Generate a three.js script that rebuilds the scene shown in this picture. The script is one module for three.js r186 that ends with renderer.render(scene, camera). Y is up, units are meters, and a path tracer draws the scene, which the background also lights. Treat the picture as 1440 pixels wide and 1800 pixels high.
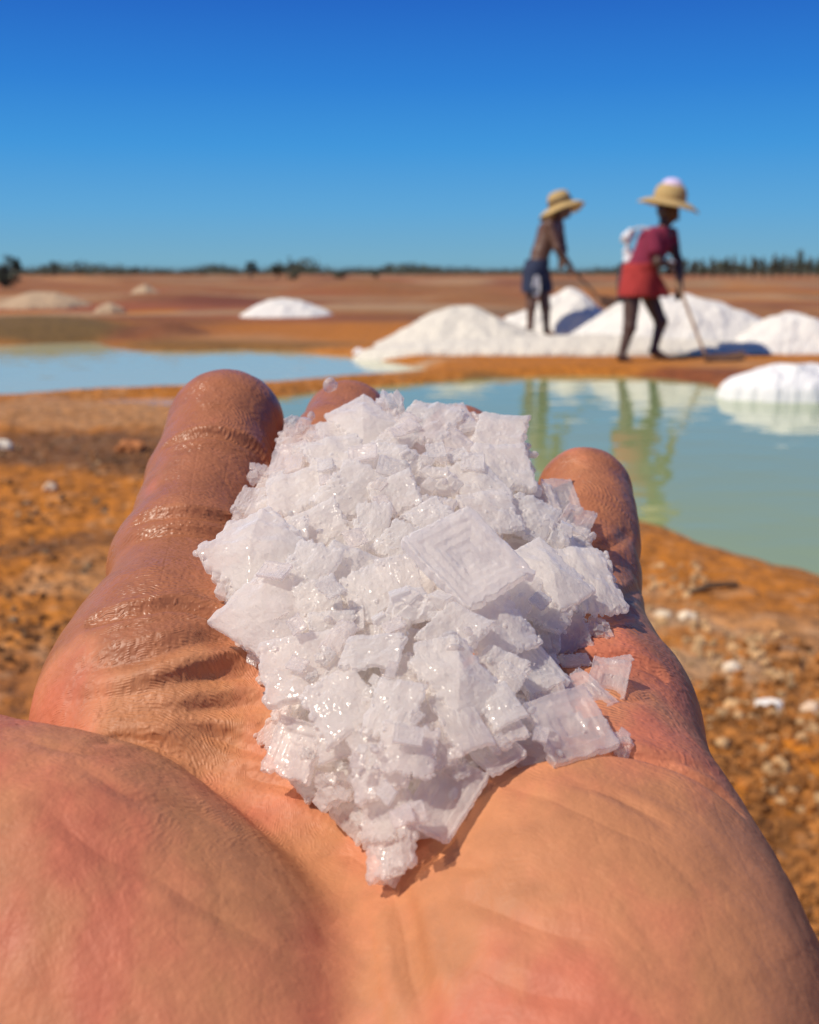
import * as THREE from 'three';
import { mergeGeometries } from 'three/addons/utils/BufferGeometryUtils.js';

// ───────────────────────── camera, sky, sun, exposure ─────────────────────────
const FPX = 1930, PITCH = Math.atan(422 / FPX), EYE = 0.8;      // focal length for a picture 1800 high
const scene = new THREE.Scene();
const camera = new THREE.PerspectiveCamera(2 * Math.atan(900 / FPX) * 180 / Math.PI, 819 / 1024, 0.01, 9000);
camera.position.set(0, EYE, 0);
camera.rotation.x = -PITCH;
camera.focus = 0.124;
camera.userData.fStop = 43;
scene.add(camera);
camera.updateMatrixWorld(true);
const renderer = new THREE.WebGLRenderer({ antialias: true });
renderer.toneMapping = THREE.LinearToneMapping;
renderer.toneMappingExposure = 1.0;
renderer.shadowMap.enabled = true;

const SUN = new THREE.Vector3(-0.55, 0.79, 0.27).normalize();
const sun = new THREE.DirectionalLight(new THREE.Color(1.0, 0.90, 0.76), 4.7);
sun.position.copy(SUN).multiplyScalar(60);
sun.target.position.set(0, 0, -8); sun.position.add(sun.target.position);
sun.castShadow = true;
sun.shadow.mapSize.set(4096, 4096);
Object.assign(sun.shadow.camera, { left: -20, right: 20, top: 20, bottom: -20, near: 1, far: 140 });
scene.add(sun, sun.target);
{ // clear deep-blue sky: a function of height above the horizon, with a faint brightening round the sun
  const W = 512, H = 512, d = new Float32Array(W * H * 4);
  const stops = [[-90, .10, .07, .045], [-3, .16, .14, .12], [-0.5, .19, .37, .47], [0.5, .195, .42, .57], [3, .120, .385, .68], [6, .056, .31, .71], [9, .031, .22, .66], [13, .019, .133, .55], [25, .014, .085, .36], [90, .012, .055, .22]];
  for (let j = 0; j < H; j++) {
    const el = ((j + .5) / H - .5) * 180;
    let k = 0; while (k < stops.length - 2 && el > stops[k + 1][0]) k++;
    const a = stops[k], b = stops[k + 1], t = Math.min(1, Math.max(0, (el - a[0]) / (b[0] - a[0])));
    for (let i = 0; i < W; i++) {
      const az = ((i + .5) / W - .5) * 2 * Math.PI, e = el * Math.PI / 180;
      const dot = Math.cos(e) * Math.cos(az) * SUN.x + Math.sin(e) * SUN.y + Math.cos(e) * Math.sin(az) * SUN.z;
      const glow = el > 0 ? 0.35 * Math.exp((dot - 1) * 22) : 0, o = (j * W + i) * 4;
      for (let c = 0; c < 3; c++) d[o + c] = a[c + 1] + (b[c + 1] - a[c + 1]) * t + glow;
      d[o + 3] = 1;
    }
  }
  const t = new THREE.DataTexture(d, W, H, THREE.RGBAFormat, THREE.FloatType);
  t.mapping = THREE.EquirectangularReflectionMapping; t.magFilter = THREE.LinearFilter; t.minFilter = THREE.LinearFilter; t.wrapS = THREE.RepeatWrapping; t.needsUpdate = true;
  scene.background = t; scene.environment = t;
}

// ───────────────────────── helpers ─────────────────────────
const V3 = (x, y, z) => new THREE.Vector3(x, y, z);
function rng(seed) { let a = seed >>> 0; return () => { a = (a + 0x6D2B79F5) | 0; let t = Math.imul(a ^ (a >>> 15), 1 | a); t = (t + Math.imul(t ^ (t >>> 7), 61 | t)) ^ t; return ((t ^ (t >>> 14)) >>> 0) / 4294967296; }; }
const clamp = (x, a, b) => x < a ? a : x > b ? b : x;
const sstep = (a, b, x) => { const t = clamp((x - a) / (b - a), 0, 1); return t * t * (3 - 2 * t); };
const lerp = (a, b, t) => a + (b - a) * t;
function hash(x, y, z) { let h = Math.imul(x, 374761393) + Math.imul(y, 668265263) + Math.imul(z, 2147483647 ^ 0x5bd1e995); h = Math.imul(h ^ (h >>> 13), 1274126177); h ^= h >>> 16; return (h >>> 0) / 4294967296; }
function noise3(x, y, z) { // value noise, -1..1
  const xi = Math.floor(x), yi = Math.floor(y), zi = Math.floor(z); let u = x - xi, v = y - yi, w = z - zi;
  u = u * u * (3 - 2 * u); v = v * v * (3 - 2 * v); w = w * w * (3 - 2 * w);
  const a = lerp(lerp(hash(xi, yi, zi), hash(xi + 1, yi, zi), u), lerp(hash(xi, yi + 1, zi), hash(xi + 1, yi + 1, zi), u), v);
  const b = lerp(lerp(hash(xi, yi, zi + 1), hash(xi + 1, yi, zi + 1), u), lerp(hash(xi, yi + 1, zi + 1), hash(xi + 1, yi + 1, zi + 1), u), v);
  return lerp(a, b, w) * 2 - 1;
}
function noise2(x, y) {
  const xi = Math.floor(x), yi = Math.floor(y); let u = x - xi, v = y - yi; u = u * u * (3 - 2 * u); v = v * v * (3 - 2 * v);
  return lerp(lerp(hash(xi, yi, 7), hash(xi + 1, yi, 7), u), lerp(hash(xi, yi + 1, 7), hash(xi + 1, yi + 1, 7), u), v) * 2 - 1;
}
function fbm2(x, y, o = 4) { let s = 0, a = .5; for (let i = 0; i < o; i++) { s += a * noise2(x, y); x = x * 2.03 + 17.1; y = y * 2.03 + 9.2; a *= .5; } return s; }
const smin = (a, b, k) => { const h = Math.max(k - Math.abs(a - b), 0) / k; return Math.min(a, b) - h * h * k * .25; };
const smax = (a, b, k) => -smin(-a, -b, k);
const usedNames = new Map();
function numbered(name) { const n = usedNames.get(name) || 0; usedNames.set(name, n + 1); return n ? `${name}_${String(n).padStart(3, '0')}` : name; }
function tag(o, label, category, group, kind) { if (label) o.userData.label = label; if (category) o.userData.category = category; if (group) o.userData.group = group; if (kind) o.userData.kind = kind; return o; }
function shadows(o) { o.castShadow = o.receiveShadow = true; return o; }
function part(name, geo, mat, parent) { const m = shadows(new THREE.Mesh(geo, mat)); m.name = name; parent.add(m); return m; }
function top(name, geo, mat, pos) { const m = shadows(new THREE.Mesh(geo, mat)); m.name = numbered(name); if (pos) m.position.copy(pos); scene.add(m); return m; }
function thing(name, pos) { const g = new THREE.Group(); g.name = numbered(name); g.position.copy(pos); scene.add(g); return g; }
// where a sight line of the photograph (1440 x 1800) reaches a given distance, or a level
const ray = (px, py) => V3((px - 720) / FPX, -(py - 900) / FPX, -1);
function spot(px, py, d) { return ray(px, py).multiplyScalar(d).applyMatrix4(camera.matrixWorld); }
function level(px, py, y = 0) { const r = ray(px, py).transformDirection(camera.matrixWorld), t = (y - EYE) / r.y; return V3(r.x * t, y, r.z * t); }

// a closed surface round the points where f < 0 (naive surface nets, evaluated only near the surface)
function surface(f, lo, hi, s, lip = 1.35) {
  const nx = Math.ceil((hi[0] - lo[0]) / s) + 2, ny = Math.ceil((hi[1] - lo[1]) / s) + 2, nz = Math.ceil((hi[2] - lo[2]) / s) + 2;
  const v = new Float32Array(nx * ny * nz).fill(1e3), B = 8, R = B * s * .87 * lip + s;
  const at = (i, j, k) => (k * ny + j) * nx + i;
  for (let k0 = 0; k0 < nz; k0 += B) for (let j0 = 0; j0 < ny; j0 += B) for (let i0 = 0; i0 < nx; i0 += B) {
    const c = f(lo[0] + (i0 + B / 2 - .5) * s, lo[1] + (j0 + B / 2 - .5) * s, lo[2] + (k0 + B / 2 - .5) * s);
    if (c > R) continue;
    const k1 = Math.min(nz, k0 + B), j1 = Math.min(ny, j0 + B), i1 = Math.min(nx, i0 + B);
    for (let k = k0; k < k1; k++) for (let j = j0; j < j1; j++) for (let i = i0; i < i1; i++) v[at(i, j, k)] = c < -R ? -1e3 : f(lo[0] + i * s, lo[1] + j * s, lo[2] + k * s);
  }
  const id = new Int32Array(nx * ny * nz).fill(-1), P = [], I = [], cv = new Float64Array(8);
  for (let k = 0; k < nz - 1; k++) for (let j = 0; j < ny - 1; j++) for (let i = 0; i < nx - 1; i++) {
    let m = 0;
    for (let c = 0; c < 8; c++) { const q = v[at(i + (c & 1), j + (c >> 1 & 1), k + (c >> 2))]; cv[c] = q; if (q < 0) m |= 1 << c; }
    if (m === 0 || m === 255) continue;
    let n = 0, x = 0, y = 0, z = 0;
    for (let c = 0; c < 8; c++) for (let b = 1; b < 8; b <<= 1) {
      if (c & b) continue; const e = c | b; if ((cv[c] < 0) === (cv[e] < 0)) continue;
      const t = cv[c] / (cv[c] - cv[e]); n++;
      x += (c & 1) + (b === 1 ? t : 0); y += (c >> 1 & 1) + (b === 2 ? t : 0); z += (c >> 2) + (b === 4 ? t : 0);
    }
    id[at(i, j, k)] = P.length / 3; P.push(lo[0] + (i + x / n) * s, lo[1] + (j + y / n) * s, lo[2] + (k + z / n) * s);
  }
  const quad = (a, b, c, d, flip) => { if (a < 0 || b < 0 || c < 0 || d < 0) return; flip ? I.push(a, c, b, a, d, c) : I.push(a, b, c, a, c, d); };
  for (let k = 1; k < nz - 1; k++) for (let j = 1; j < ny - 1; j++) for (let i = 1; i < nx - 1; i++) {
    const q = v[at(i, j, k)] < 0;
    if (q !== v[at(i + 1, j, k)] < 0) quad(id[at(i, j - 1, k - 1)], id[at(i, j, k - 1)], id[at(i, j, k)], id[at(i, j - 1, k)], !q);
    if (q !== v[at(i, j + 1, k)] < 0) quad(id[at(i - 1, j, k - 1)], id[at(i - 1, j, k)], id[at(i, j, k)], id[at(i, j, k - 1)], !q);
    if (q !== v[at(i, j, k + 1)] < 0) quad(id[at(i - 1, j - 1, k)], id[at(i, j - 1, k)], id[at(i, j, k)], id[at(i - 1, j, k)], !q);
  }
  const p = new Float32Array(P), nrm = new Float32Array(P.length), e = s * .5;
  for (let i = 0; i < p.length; i += 3) {
    for (let it = 0; it < 2; it++) {
      const x = p[i], y = p[i + 1], z = p[i + 2];
      let gx = f(x + e, y, z) - f(x - e, y, z), gy = f(x, y + e, z) - f(x, y - e, z), gz = f(x, y, z + e) - f(x, y, z - e);
      const l = Math.hypot(gx, gy, gz) || 1; gx /= l; gy /= l; gz /= l;
      if (it === 0) { const q = clamp(f(x, y, z), -s * .5, s * .5); p[i] -= gx * q; p[i + 1] -= gy * q; p[i + 2] -= gz * q; }
      nrm[i] = gx; nrm[i + 1] = gy; nrm[i + 2] = gz;
      if (it === 0 && lip > 1.6) break;
    }
  }
  const g = new THREE.BufferGeometry();
  g.setAttribute('position', new THREE.BufferAttribute(p, 3)); g.setAttribute('normal', new THREE.BufferAttribute(nrm, 3)); g.setIndex(I);
  return g;
}
function dseg(x, y, z, b) { // distance to a tapered limb [ax ay az ra, bx by bz rb]
  const dx = b[4] - b[0], dy = b[5] - b[1], dz = b[6] - b[2], px = x - b[0], py = y - b[1], pz = z - b[2];
  const t = clamp((px * dx + py * dy + pz * dz) / (dx * dx + dy * dy + dz * dz + 1e-9), 0, 1);
  const qx = px - dx * t, qy = py - dy * t, qz = pz - dz * t;
  return Math.sqrt(qx * qx + qy * qy + qz * qz) - (b[3] + (b[7] - b[3]) * t);
}
function texture(n, m, fn, srgb, repeat) { // fn(i, j) -> [r, g, b] in 0..1
  const d = new Uint8Array(n * m * 4);
  for (let j = 0; j < m; j++) for (let i = 0; i < n; i++) { const c = fn(i, j), o = (j * n + i) * 4; d[o] = clamp(c[0], 0, 1) * 255; d[o + 1] = clamp(c[1], 0, 1) * 255; d[o + 2] = clamp(c[2], 0, 1) * 255; d[o + 3] = 255; }
  const t = new THREE.DataTexture(d, n, m); t.magFilter = THREE.LinearFilter; t.minFilter = THREE.LinearMipmapLinearFilter; t.generateMipmaps = true;
  if (repeat) t.wrapS = t.wrapT = THREE.RepeatWrapping; if (srgb) t.colorSpace = THREE.SRGBColorSpace; t.needsUpdate = true; return t;
}
const enc = (x) => Math.pow(clamp(x, 0, 1), 1 / 2.2);
// tileable noise over an n-pixel square
function tileNoise(x, y, period, seed) {
  const xi = Math.floor(x), yi = Math.floor(y); let u = x - xi, v = y - yi; u = u * u * (3 - 2 * u); v = v * v * (3 - 2 * v);
  const w = (a) => ((a % period) + period) % period, h = (a, b) => hash(w(a), w(b), seed);
  return lerp(lerp(h(xi, yi), h(xi + 1, yi), u), lerp(h(xi, yi + 1), h(xi + 1, yi + 1), u), v) * 2 - 1;
}
const grainTex = (n, f0, oct, seed, map) => texture(n, n, (i, j) => { let s = 0, a = .5, f = f0; for (let o = 0; o < oct; o++) { s += a * tileNoise(i / n * f, j / n * f, f, seed + o); a *= .6; f *= 2; } return map(s); }, false, true);
const std = (o) => new THREE.MeshStandardMaterial(o), phys = (o) => new THREE.MeshPhysicalMaterial(o);

// ───────────────────────── ground, ponds ─────────────────────────
const WATER = -0.06;
const shore = (list) => list.map(([x, y]) => level(x, y, WATER));
const nearPond = shore([[478, 700], [560, 690], [640, 681], [750, 672], [880, 664], [1000, 660], [1100, 661], [1190, 668], [1250, 676], [1290, 690], [1440, 704], [1700, 722], [2100, 760], [2500, 1000], [2100, 1220], [1700, 1105], [1440, 1012], [1340, 985], [1250, 958], [1170, 928], [1108, 908], [950, 862], [760, 800], [600, 778], [525, 758], [480, 728]]);
const farPond = shore([[-900, 640], [-300, 612], [0, 607], [90, 604], [168, 602], [200, 611], [250, 617], [330, 618], [420, 615], [520, 619], [610, 626], [700, 638], [760, 651], [730, 658], [640, 665], [560, 671], [480, 678], [400, 682], [300, 686], [180, 690], [90, 696], [0, 703], [-300, 716], [-800, 740]]);
const puddle = shore([[140, 707], [220, 702], [320, 700], [390, 706], [380, 716], [300, 720], [210, 716]]);
const flat2 = (poly) => poly.map((p) => [p.x, p.z]);
const ponds = [flat2(nearPond), flat2(farPond), flat2(puddle)];
const boxes = ponds.map((p) => [Math.min(...p.map((q) => q[0])), Math.max(...p.map((q) => q[0])), Math.min(...p.map((q) => q[1])), Math.max(...p.map((q) => q[1]))]);
function toPoly(x, z, p) { // signed distance, negative inside
  let d = 1e9, inside = false;
  for (let i = 0, j = p.length - 1; i < p.length; j = i++) {
    const ex = p[j][0] - p[i][0], ez = p[j][1] - p[i][1], wx = x - p[i][0], wz = z - p[i][1], t = clamp((wx * ex + wz * ez) / (ex * ex + ez * ez), 0, 1);
    d = Math.min(d, (wx - ex * t) ** 2 + (wz - ez * t) ** 2);
    if ((p[i][1] > z) !== (p[j][1] > z) && x < ex * (z - p[i][1]) / ez + p[i][0]) inside = !inside;
  }
  return inside ? -Math.sqrt(d) : Math.sqrt(d);
}
function shoreDist(x, z) {
  let d = 9;
  for (let i = 0; i < 3; i++) { const b = boxes[i]; if (x < b[0] - 1.2 || x > b[1] + 1.2 || z < b[2] - 1.2 || z > b[3] + 1.2) continue; d = Math.min(d, toPoly(x, z, ponds[i])); }
  return d;
}
const berms = [[250, 566, 330, .10, 12], [60, 583, 330, .22, 14], [300, 588, 70, .12, 10], [640, 548, 260, .12, 10], [270, 530, 240, .2, 9], [900, 500, 420, .5, 8], [430, 690, 75, .05, 9], [620, 512, 160, .35, 6], [1320, 505, 260, .4, 7], [330, 516, 160, .3, 6], [60, 500, 160, .45, 6], [820, 522, 120, .25, 6]].map(([x, y, rx, h, ry]) => { const c = level(x, y), a = level(x, y - ry), b = level(x, y + ry); return [c.x, c.z, Math.abs(level(x + rx, y).x - c.x), Math.abs(a.z - b.z) / 2, h]; });
function ground(x, z) {
  const r = Math.hypot(x, z);
  let sd = shoreDist(x, z) + .05 * fbm2(x * 5, z * 5, 3) * Math.min(1, r / 3);
  const amp = Math.min(1, Math.max(0, sd) * 1.6);
  let h = WATER + (sd < 0 ? Math.max(sd * .3, -.3) : Math.min(sd * .28, .06));
  h += amp * (.02 * fbm2(x * 2.2, z * 2.2, 4) + (r < 7 ? .018 * fbm2(x * 11 + 4, z * 11, 4) * sstep(.1, .6, sd) + .010 * Math.max(0, fbm2(x * 31, z * 31, 3)) : 0) + Math.min(.35, r * .006) * fbm2(x * .09 + 3, z * .16, 4) * sstep(14, 30, r));
  if (r > 6) for (const b of berms) { const q = ((x - b[0]) / b[2]) ** 2 + ((z - b[1]) / b[3]) ** 2; if (q < 1) h += b[4] * (1 - q) * (1 - q) * amp; }
  return h;
}
// stretches of earth with colours of their own: centre and reach as seen, laid out on the level ground
const ORANGE = [.52, .175, .010], SAND = [.50, .23, .075], TAN = [.52, .33, .17], DARK = [.13, .055, .018], RED = [.34, .085, .028], BROWN = [.34, .135, .032], OLIVE = [.17, .10, .025], PALE = [.60, .48, .32], CREAM = [.62, .47, .32], DEEP = [.20, .045, .014];
const patches = [
  [150, 725, 330, 22, SAND, .9], [420, 740, 120, 24, SAND, .7], [90, 790, 260, 34, DARK, .8], [250, 815, 90, 22, DARK, .7], [60, 880, 260, 26, ORANGE, .7], [140, 950, 90, 20, DARK, .55], [60, 1080, 160, 40, ORANGE, .8], [40, 960, 60, 14, DARK, .5], [60, 1200, 120, 60, DEEP, .35],
  [240, 697, 200, 4, RED, .6], [1180, 955, 160, 40, ORANGE, .8], [1230, 1040, 120, 26, SAND, .45], [1190, 1090, 90, 22, PALE, .35], [1330, 1050, 200, 40, ORANGE, .9], [1300, 1160, 130, 45, SAND, .4], [1270, 1175, 90, 30, PALE, .35], [1230, 1130, 70, 25, ORANGE, .8], [1400, 1250, 120, 50, SAND, .3], [1300, 1300, 70, 30, DARK, .6], [1380, 1400, 110, 60, ORANGE, .9], [1330, 1450, 60, 30, DARK, .55], [1420, 1560, 60, 70, DARK, .6],
  [60, 590, 240, 10, OLIVE, .95], [160, 572, 260, 8, DARK, .5], [120, 555, 260, 8, TAN, .6], [270, 590, 90, 10, DEEP, .6], [420, 603, 240, 8, OLIVE, .7], [60, 605, 150, 3, RED, .6],
  [250, 540, 360, 6, RED, .8], [420, 533, 170, 6, DEEP, .85], [260, 545, 60, 4, ORANGE, 1], [100, 527, 160, 6, TAN, .8], [420, 560, 260, 8, RED, .6], [700, 545, 300, 8, TAN, .5], [720, 560, 160, 6, DARK, .35],
  [640, 575, 240, 9, ORANGE, .8], [560, 595, 230, 7, SAND, .8], [720, 590, 200, 14, ORANGE, .9], [770, 620, 130, 10, ORANGE, 1], [760, 636, 70, 5, PALE, .8], [950, 645, 330, 13, ORANGE, 1], [1240, 655, 160, 9, DEEP, .8], [900, 655, 110, 5, OLIVE, .7],
  [620, 672, 200, 6, ORANGE, .8], [620, 679, 160, 3, OLIVE, .8],
  [600, 505, 160, 6, RED, .6], [760, 515, 220, 10, BROWN, .7], [1300, 500, 300, 12, RED, .35], [200, 493, 300, 3, DARK, .4], [900, 530, 200, 9, BROWN, .8],
  ...(() => { const q = rng(66), o = [], cs = [RED, ORANGE, TAN, DEEP, BROWN, SAND, ORANGE, DARK]; for (let i = 0; i < 46; i++) { const y = 486 + 66 * q() ** 1.3; o.push([q() * 1500 - 30, y, 40 + 150 * q(), 1.2 + (y - 480) * .06 * (.5 + q()), cs[Math.floor(q() * cs.length)], .35 + .4 * q()]); } return o; })(),
].map(([x, y, rx, ry, c, s]) => { const m = level(x, y), a = level(x, Math.max(y - ry, 480.5)), b = level(x, y + ry); return [m.x, (a.z + b.z) / 2, rx * Math.hypot(m.x, m.z) / FPX, Math.abs(a.z - b.z) / 2 + .02, c, s]; });
function earth(x, z, out) {
  const r = Math.hypot(x, z), n = fbm2(x * 1.3 + 5, z * 1.3, 4), far = sstep(11, 22, r);
  const band = fbm2(x * .05 + 9, z * .35, 4);
  for (let c = 0; c < 3; c++) out[c] = lerp(lerp(ORANGE[c], SAND[c], sstep(.12, .6, n)), lerp(BROWN[c], band > 0 ? TAN[c] * .8 : RED[c], Math.min(.65, Math.abs(band) * 1.7)), far);
  const w = .45 * (r < 12 ? fbm2(x * 3.1, z * 3.1, 4) : fbm2(x * .5, z * .9, 3));
  for (const p of patches) {
    const q = ((x - p[0]) / p[2]) ** 2 + ((z - p[1]) / p[3]) ** 2; if (q > 2.2) continue;
    const k = p[5] * sstep(1.25, .55, Math.sqrt(q) + w);
    if (k > 0) for (let c = 0; c < 3; c++) out[c] = lerp(out[c], p[4][c], k);
  }
  if (r < 9) { const g = fbm2(x * 23, z * 23, 3), k = sstep(.15, .45, g) * .4, dk = sstep(-.1, -.4, g) * .5; for (let c = 0; c < 3; c++) { out[c] = lerp(out[c], PALE[c], k * .5); out[c] *= 1 - dk * .55; } }
  return out;
}
{
  // rows closer together near the eye; columns dense in front
  const ds = []; for (let d = .25; d < 6000;) { ds.push(d); d += clamp(d * d * .0009, .012, d * .05); }
  const az = []; for (let a = -180; a < 180;) { az.push(a); const f = Math.abs(a); a += f < 30 ? .13 : f < 45 ? 1 : 5; }
  const P = [], C = [], U = [], I = [], c = [0, 0, 0], n = az.length;
  P.push(0, ground(0, 0), 0); C.push(...ORANGE); U.push(0, 0);
  for (const d of ds) for (const a of az) { const t = a * Math.PI / 180, x = d * Math.sin(t), z = -d * Math.cos(t); P.push(x, ground(x, z), z); earth(x, z, c); C.push(...c); U.push(x, z); }
  for (let i = 0; i < n; i++) I.push(0, 1 + (i + 1) % n, 1 + i);
  for (let k = 0; k < ds.length - 1; k++) for (let i = 0; i < n; i++) { const a = 1 + k * n + i, b = 1 + k * n + (i + 1) % n; I.push(a, b, b + n, a, b + n, a + n); }
  const g = new THREE.BufferGeometry();
  g.setAttribute('position', new THREE.Float32BufferAttribute(P, 3)); g.setAttribute('color', new THREE.Float32BufferAttribute(C, 3)); g.setAttribute('uv', new THREE.Float32BufferAttribute(U, 2)); g.setIndex(I); g.computeVertexNormals();
  const speck = grainTex(1024, 16, 6, 11, (s) => { const k = enc(.86 + .42 * s); return [k, k, k]; }); speck.colorSpace = THREE.SRGBColorSpace; speck.repeat.set(1.3, 1.3);
  const rough = grainTex(1024, 24, 6, 51, (s) => [.5 + s, .5 + s, .5 + s]); rough.repeat.set(1.3, 1.3);
  tag(top('ground', g, std({ vertexColors: true, map: speck, bumpMap: rough, bumpScale: .012, roughness: .95 })), 'orange and red earth plain around the salt ponds', null, null, 'structure');
}
{
  const ripple = grainTex(512, 4, 3, 77, (s) => [.5 + s * .8, .5 + s * .8, .5 + s * .8]); ripple.repeat.set(.5, 1.1);
  const water = (c) => phys({ color: new THREE.Color(...c), roughness: .035, ior: 1.33, bumpMap: ripple, bumpScale: .003 });
  const sheet = (poly, name, label, c, out) => {
    const cx = poly.reduce((s, p) => s + p.x, 0) / poly.length, s = new THREE.Shape(), n = poly.length;
    poly.forEach((p, i) => { const a = poly[(i + n - 1) % n], b = poly[(i + 1) % n], t = V3(b.x - a.x, 0, b.z - a.z).normalize(); const x = p.x + out * t.z * -1, z = p.z + out * t.x; const keep = toPoly(x, z, flat2(poly)) > 0; const qx = keep ? x : p.x - out * t.z * -1, qz = keep ? z : p.z - out * t.x; i ? s.lineTo(qx, -qz) : s.moveTo(qx, -qz); });
    const g = new THREE.ShapeGeometry(s); g.rotateX(-Math.PI / 2);
    const m = top(name, g, water(c)); m.position.y = WATER;
    tag(m, label, null, null, 'structure');
  };
  sheet(nearPond, 'water', 'shallow green salt pond with white reflections behind the hand', [.27, .345, .15], .09);
  sheet(farPond, 'water', 'pale blue pond behind the raised fingertip', [.47, .52, .33], .09);
  sheet(puddle, 'water', 'narrow puddle on the sandy bank beside the pond', [.42, .33, .30], .02);
}

// ───────────────────────── salt heaps ─────────────────────────
const saltGrain = grainTex(512, 12, 5, 31, (s) => [.5 + s, .5 + s, .5 + s]);
const heapMat = (c) => std({ color: new THREE.Color(...c), roughness: .85, bumpMap: saltGrain, bumpScale: .02 });
const WHITE = heapMat([.74, .71, .645]), OFFWHITE = heapMat([.69, .64, .535]), CREAMY = heapMat([.44, .31, .19]);
const heaps = [];
function heap(label, mat, px, basePy, peakPy, halfPx, depthRatio, sharp, seed, skew = 0) {
  const c = level(px, basePy, 0), d = Math.hypot(c.x, c.z), rx = halfPx * d / FPX, rz = rx * depthRatio;
  const ctr = V3(c.x, 0, c.z - rz * .8);
  const peak = EYE + Math.hypot(ctr.x, ctr.z) * Math.tan(-PITCH - Math.atan((peakPy - 900) / FPX));
  const N = 56, M = 96, P = [], U = [], I = [];
  const hAt = (u, v) => { // -1..1 in its own plan
    const a = Math.atan2(v, u), rr = Math.hypot(u - skew * (1 - Math.hypot(u, v)), v) / (1 + .16 * noise2(Math.cos(a) * 1.6 + seed, Math.sin(a) * 1.6) + .05 * noise2(Math.cos(a) * 5 + seed, Math.sin(a) * 5));
    const t = clamp(1 - rr, 0, 1), cone = lerp(Math.pow(t, sharp), Math.pow(1 - Math.pow(1 - t, 1.6), 1.25 * sharp), .5);
    return peak * (cone * (1 + .26 * fbm2(u * 2.2 + seed * 3, v * 2.2, 3)) + .045 * fbm2(u * 7 + seed, v * 7, 3) * Math.min(1, t * 5)) - .12 * (1 - Math.min(1, t * 12)) * sstep(.95, 1.1, rr);
  };
  for (let k = 0; k <= N; k++) for (let i = 0; i < M; i++) { const r = k / N * 1.35, a = i / M * Math.PI * 2, u = r * Math.cos(a), v = r * Math.sin(a); P.push(u * rx, hAt(u, v), v * rz); U.push(u * rx, v * rz); }
  for (let k = 0; k < N; k++) for (let i = 0; i < M; i++) { const a = k * M + i, b = k * M + (i + 1) % M; I.push(a, b + M, b, a, a + M, b + M); }
  const g = new THREE.BufferGeometry(); g.setAttribute('position', new THREE.Float32BufferAttribute(P, 3)); g.setAttribute('uv', new THREE.Float32BufferAttribute(U, 2)); g.setIndex(I); g.computeVertexNormals();
  tag(top('salt_heap', g, mat, ctr), label, 'salt heap');
  heaps.push((x, z) => { const u = (x - ctr.x) / rx, v = (z - ctr.z) / rz; return Math.hypot(u, v) < 1.1 ? hAt(u, v) : -1; });
}
heap('low spread of white salt that both bent workers stand on', OFFWHITE, 1040, 624, 589, 400, .24, .40, 3);
heap('off-white salt heap with a long gentle side, leftmost behind the pond', OFFWHITE, 822, 611, 538, 165, .8, .95, 1);
heap('round white salt heap directly behind the bare-backed worker', WHITE, 1005, 600, 511, 145, .7, .8, 2);
heap('broad flat-topped white salt heap behind the shovel handle', WHITE, 1215, 618, 514, 200, .6, .62, 4);
heap('white salt heap with a stepped top at the far right', WHITE, 1410, 622, 541, 120, .7, .85, 5);
heap('small bright white salt mound at the near corner of the pond', heapMat([.80, .79, .77]), 1402, 690, 624, 122, .5, .62, 6);
heap('small pointed white salt heap alone on the far plain', WHITE, 497, 557, 519, 82, .8, .85, 7);
heap('wide pale cream heap beside the dark bush', CREAMY, 68, 538, 508, 75, .6, .8, 8);
heap('little cream heap beside the yellow patch of far ground', CREAMY, 188, 548, 529, 26, .8, .8, 9);
heap('faint cream mound on the brown slope, farthest of the heaps', CREAMY, 252, 524, 500, 34, .8, .8, 10);
const footing = (x, z) => Math.max(ground(x, z), ...heaps.map((h) => h(x, z)));

// ───────────────────────── far trees ─────────────────────────
const leafGeo = (() => { const g = new THREE.PlaneGeometry(1, 1, 1, 1); return g; })();
const leafMat = (c) => phys({ color: new THREE.Color(...c), roughness: .9, side: THREE.DoubleSide, transmission: .2, thickness: 0 });
const GREENS = [leafMat([.06, .075, .045]), leafMat([.085, .10, .055]), leafMat([.10, .10, .06])], BARK = std({ color: new THREE.Color(.09, .06, .04), roughness: .95 });
function crownGeo(r, seed, n, shape) { // many leaf tufts through an uneven volume
  const q = rng(seed), gs = [], m = new THREE.Matrix4(), e = new THREE.Euler(), lobes = [];
  for (let i = 0; i < 7; i++) lobes.push([(q() - .5) * 1.1, shape === 'tall' ? .15 + q() * .85 : .35 + q() * .55, (q() - .5) * 1.1, .18 + q() * .25]);
  for (let i = 0; i < n; i++) {
    const l = lobes[Math.floor(q() * lobes.length)], a = q() * 6.283, b = Math.acos(2 * q() - 1), k = Math.cbrt(q()) * l[3];
    const taper = shape === 'tall' ? 1.05 - .75 * l[1] : 1;
    const s = r * (.05 + .09 * q());
    e.set(q() * 6, q() * 6, q() * 6); m.makeRotationFromEuler(e); m.scale(V3(s * 1.7, s, s));
    m.setPosition((l[0] * taper + k * Math.sin(b) * Math.cos(a)) * r, (l[1] + k * Math.cos(b)) * r * (shape === 'tall' ? 2.2 : 1.1), (l[2] * taper + k * Math.sin(b) * Math.sin(a)) * r);
    gs.push(leafGeo.clone().applyMatrix4(m));
  }
  return mergeGeometries(gs);
}
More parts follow.
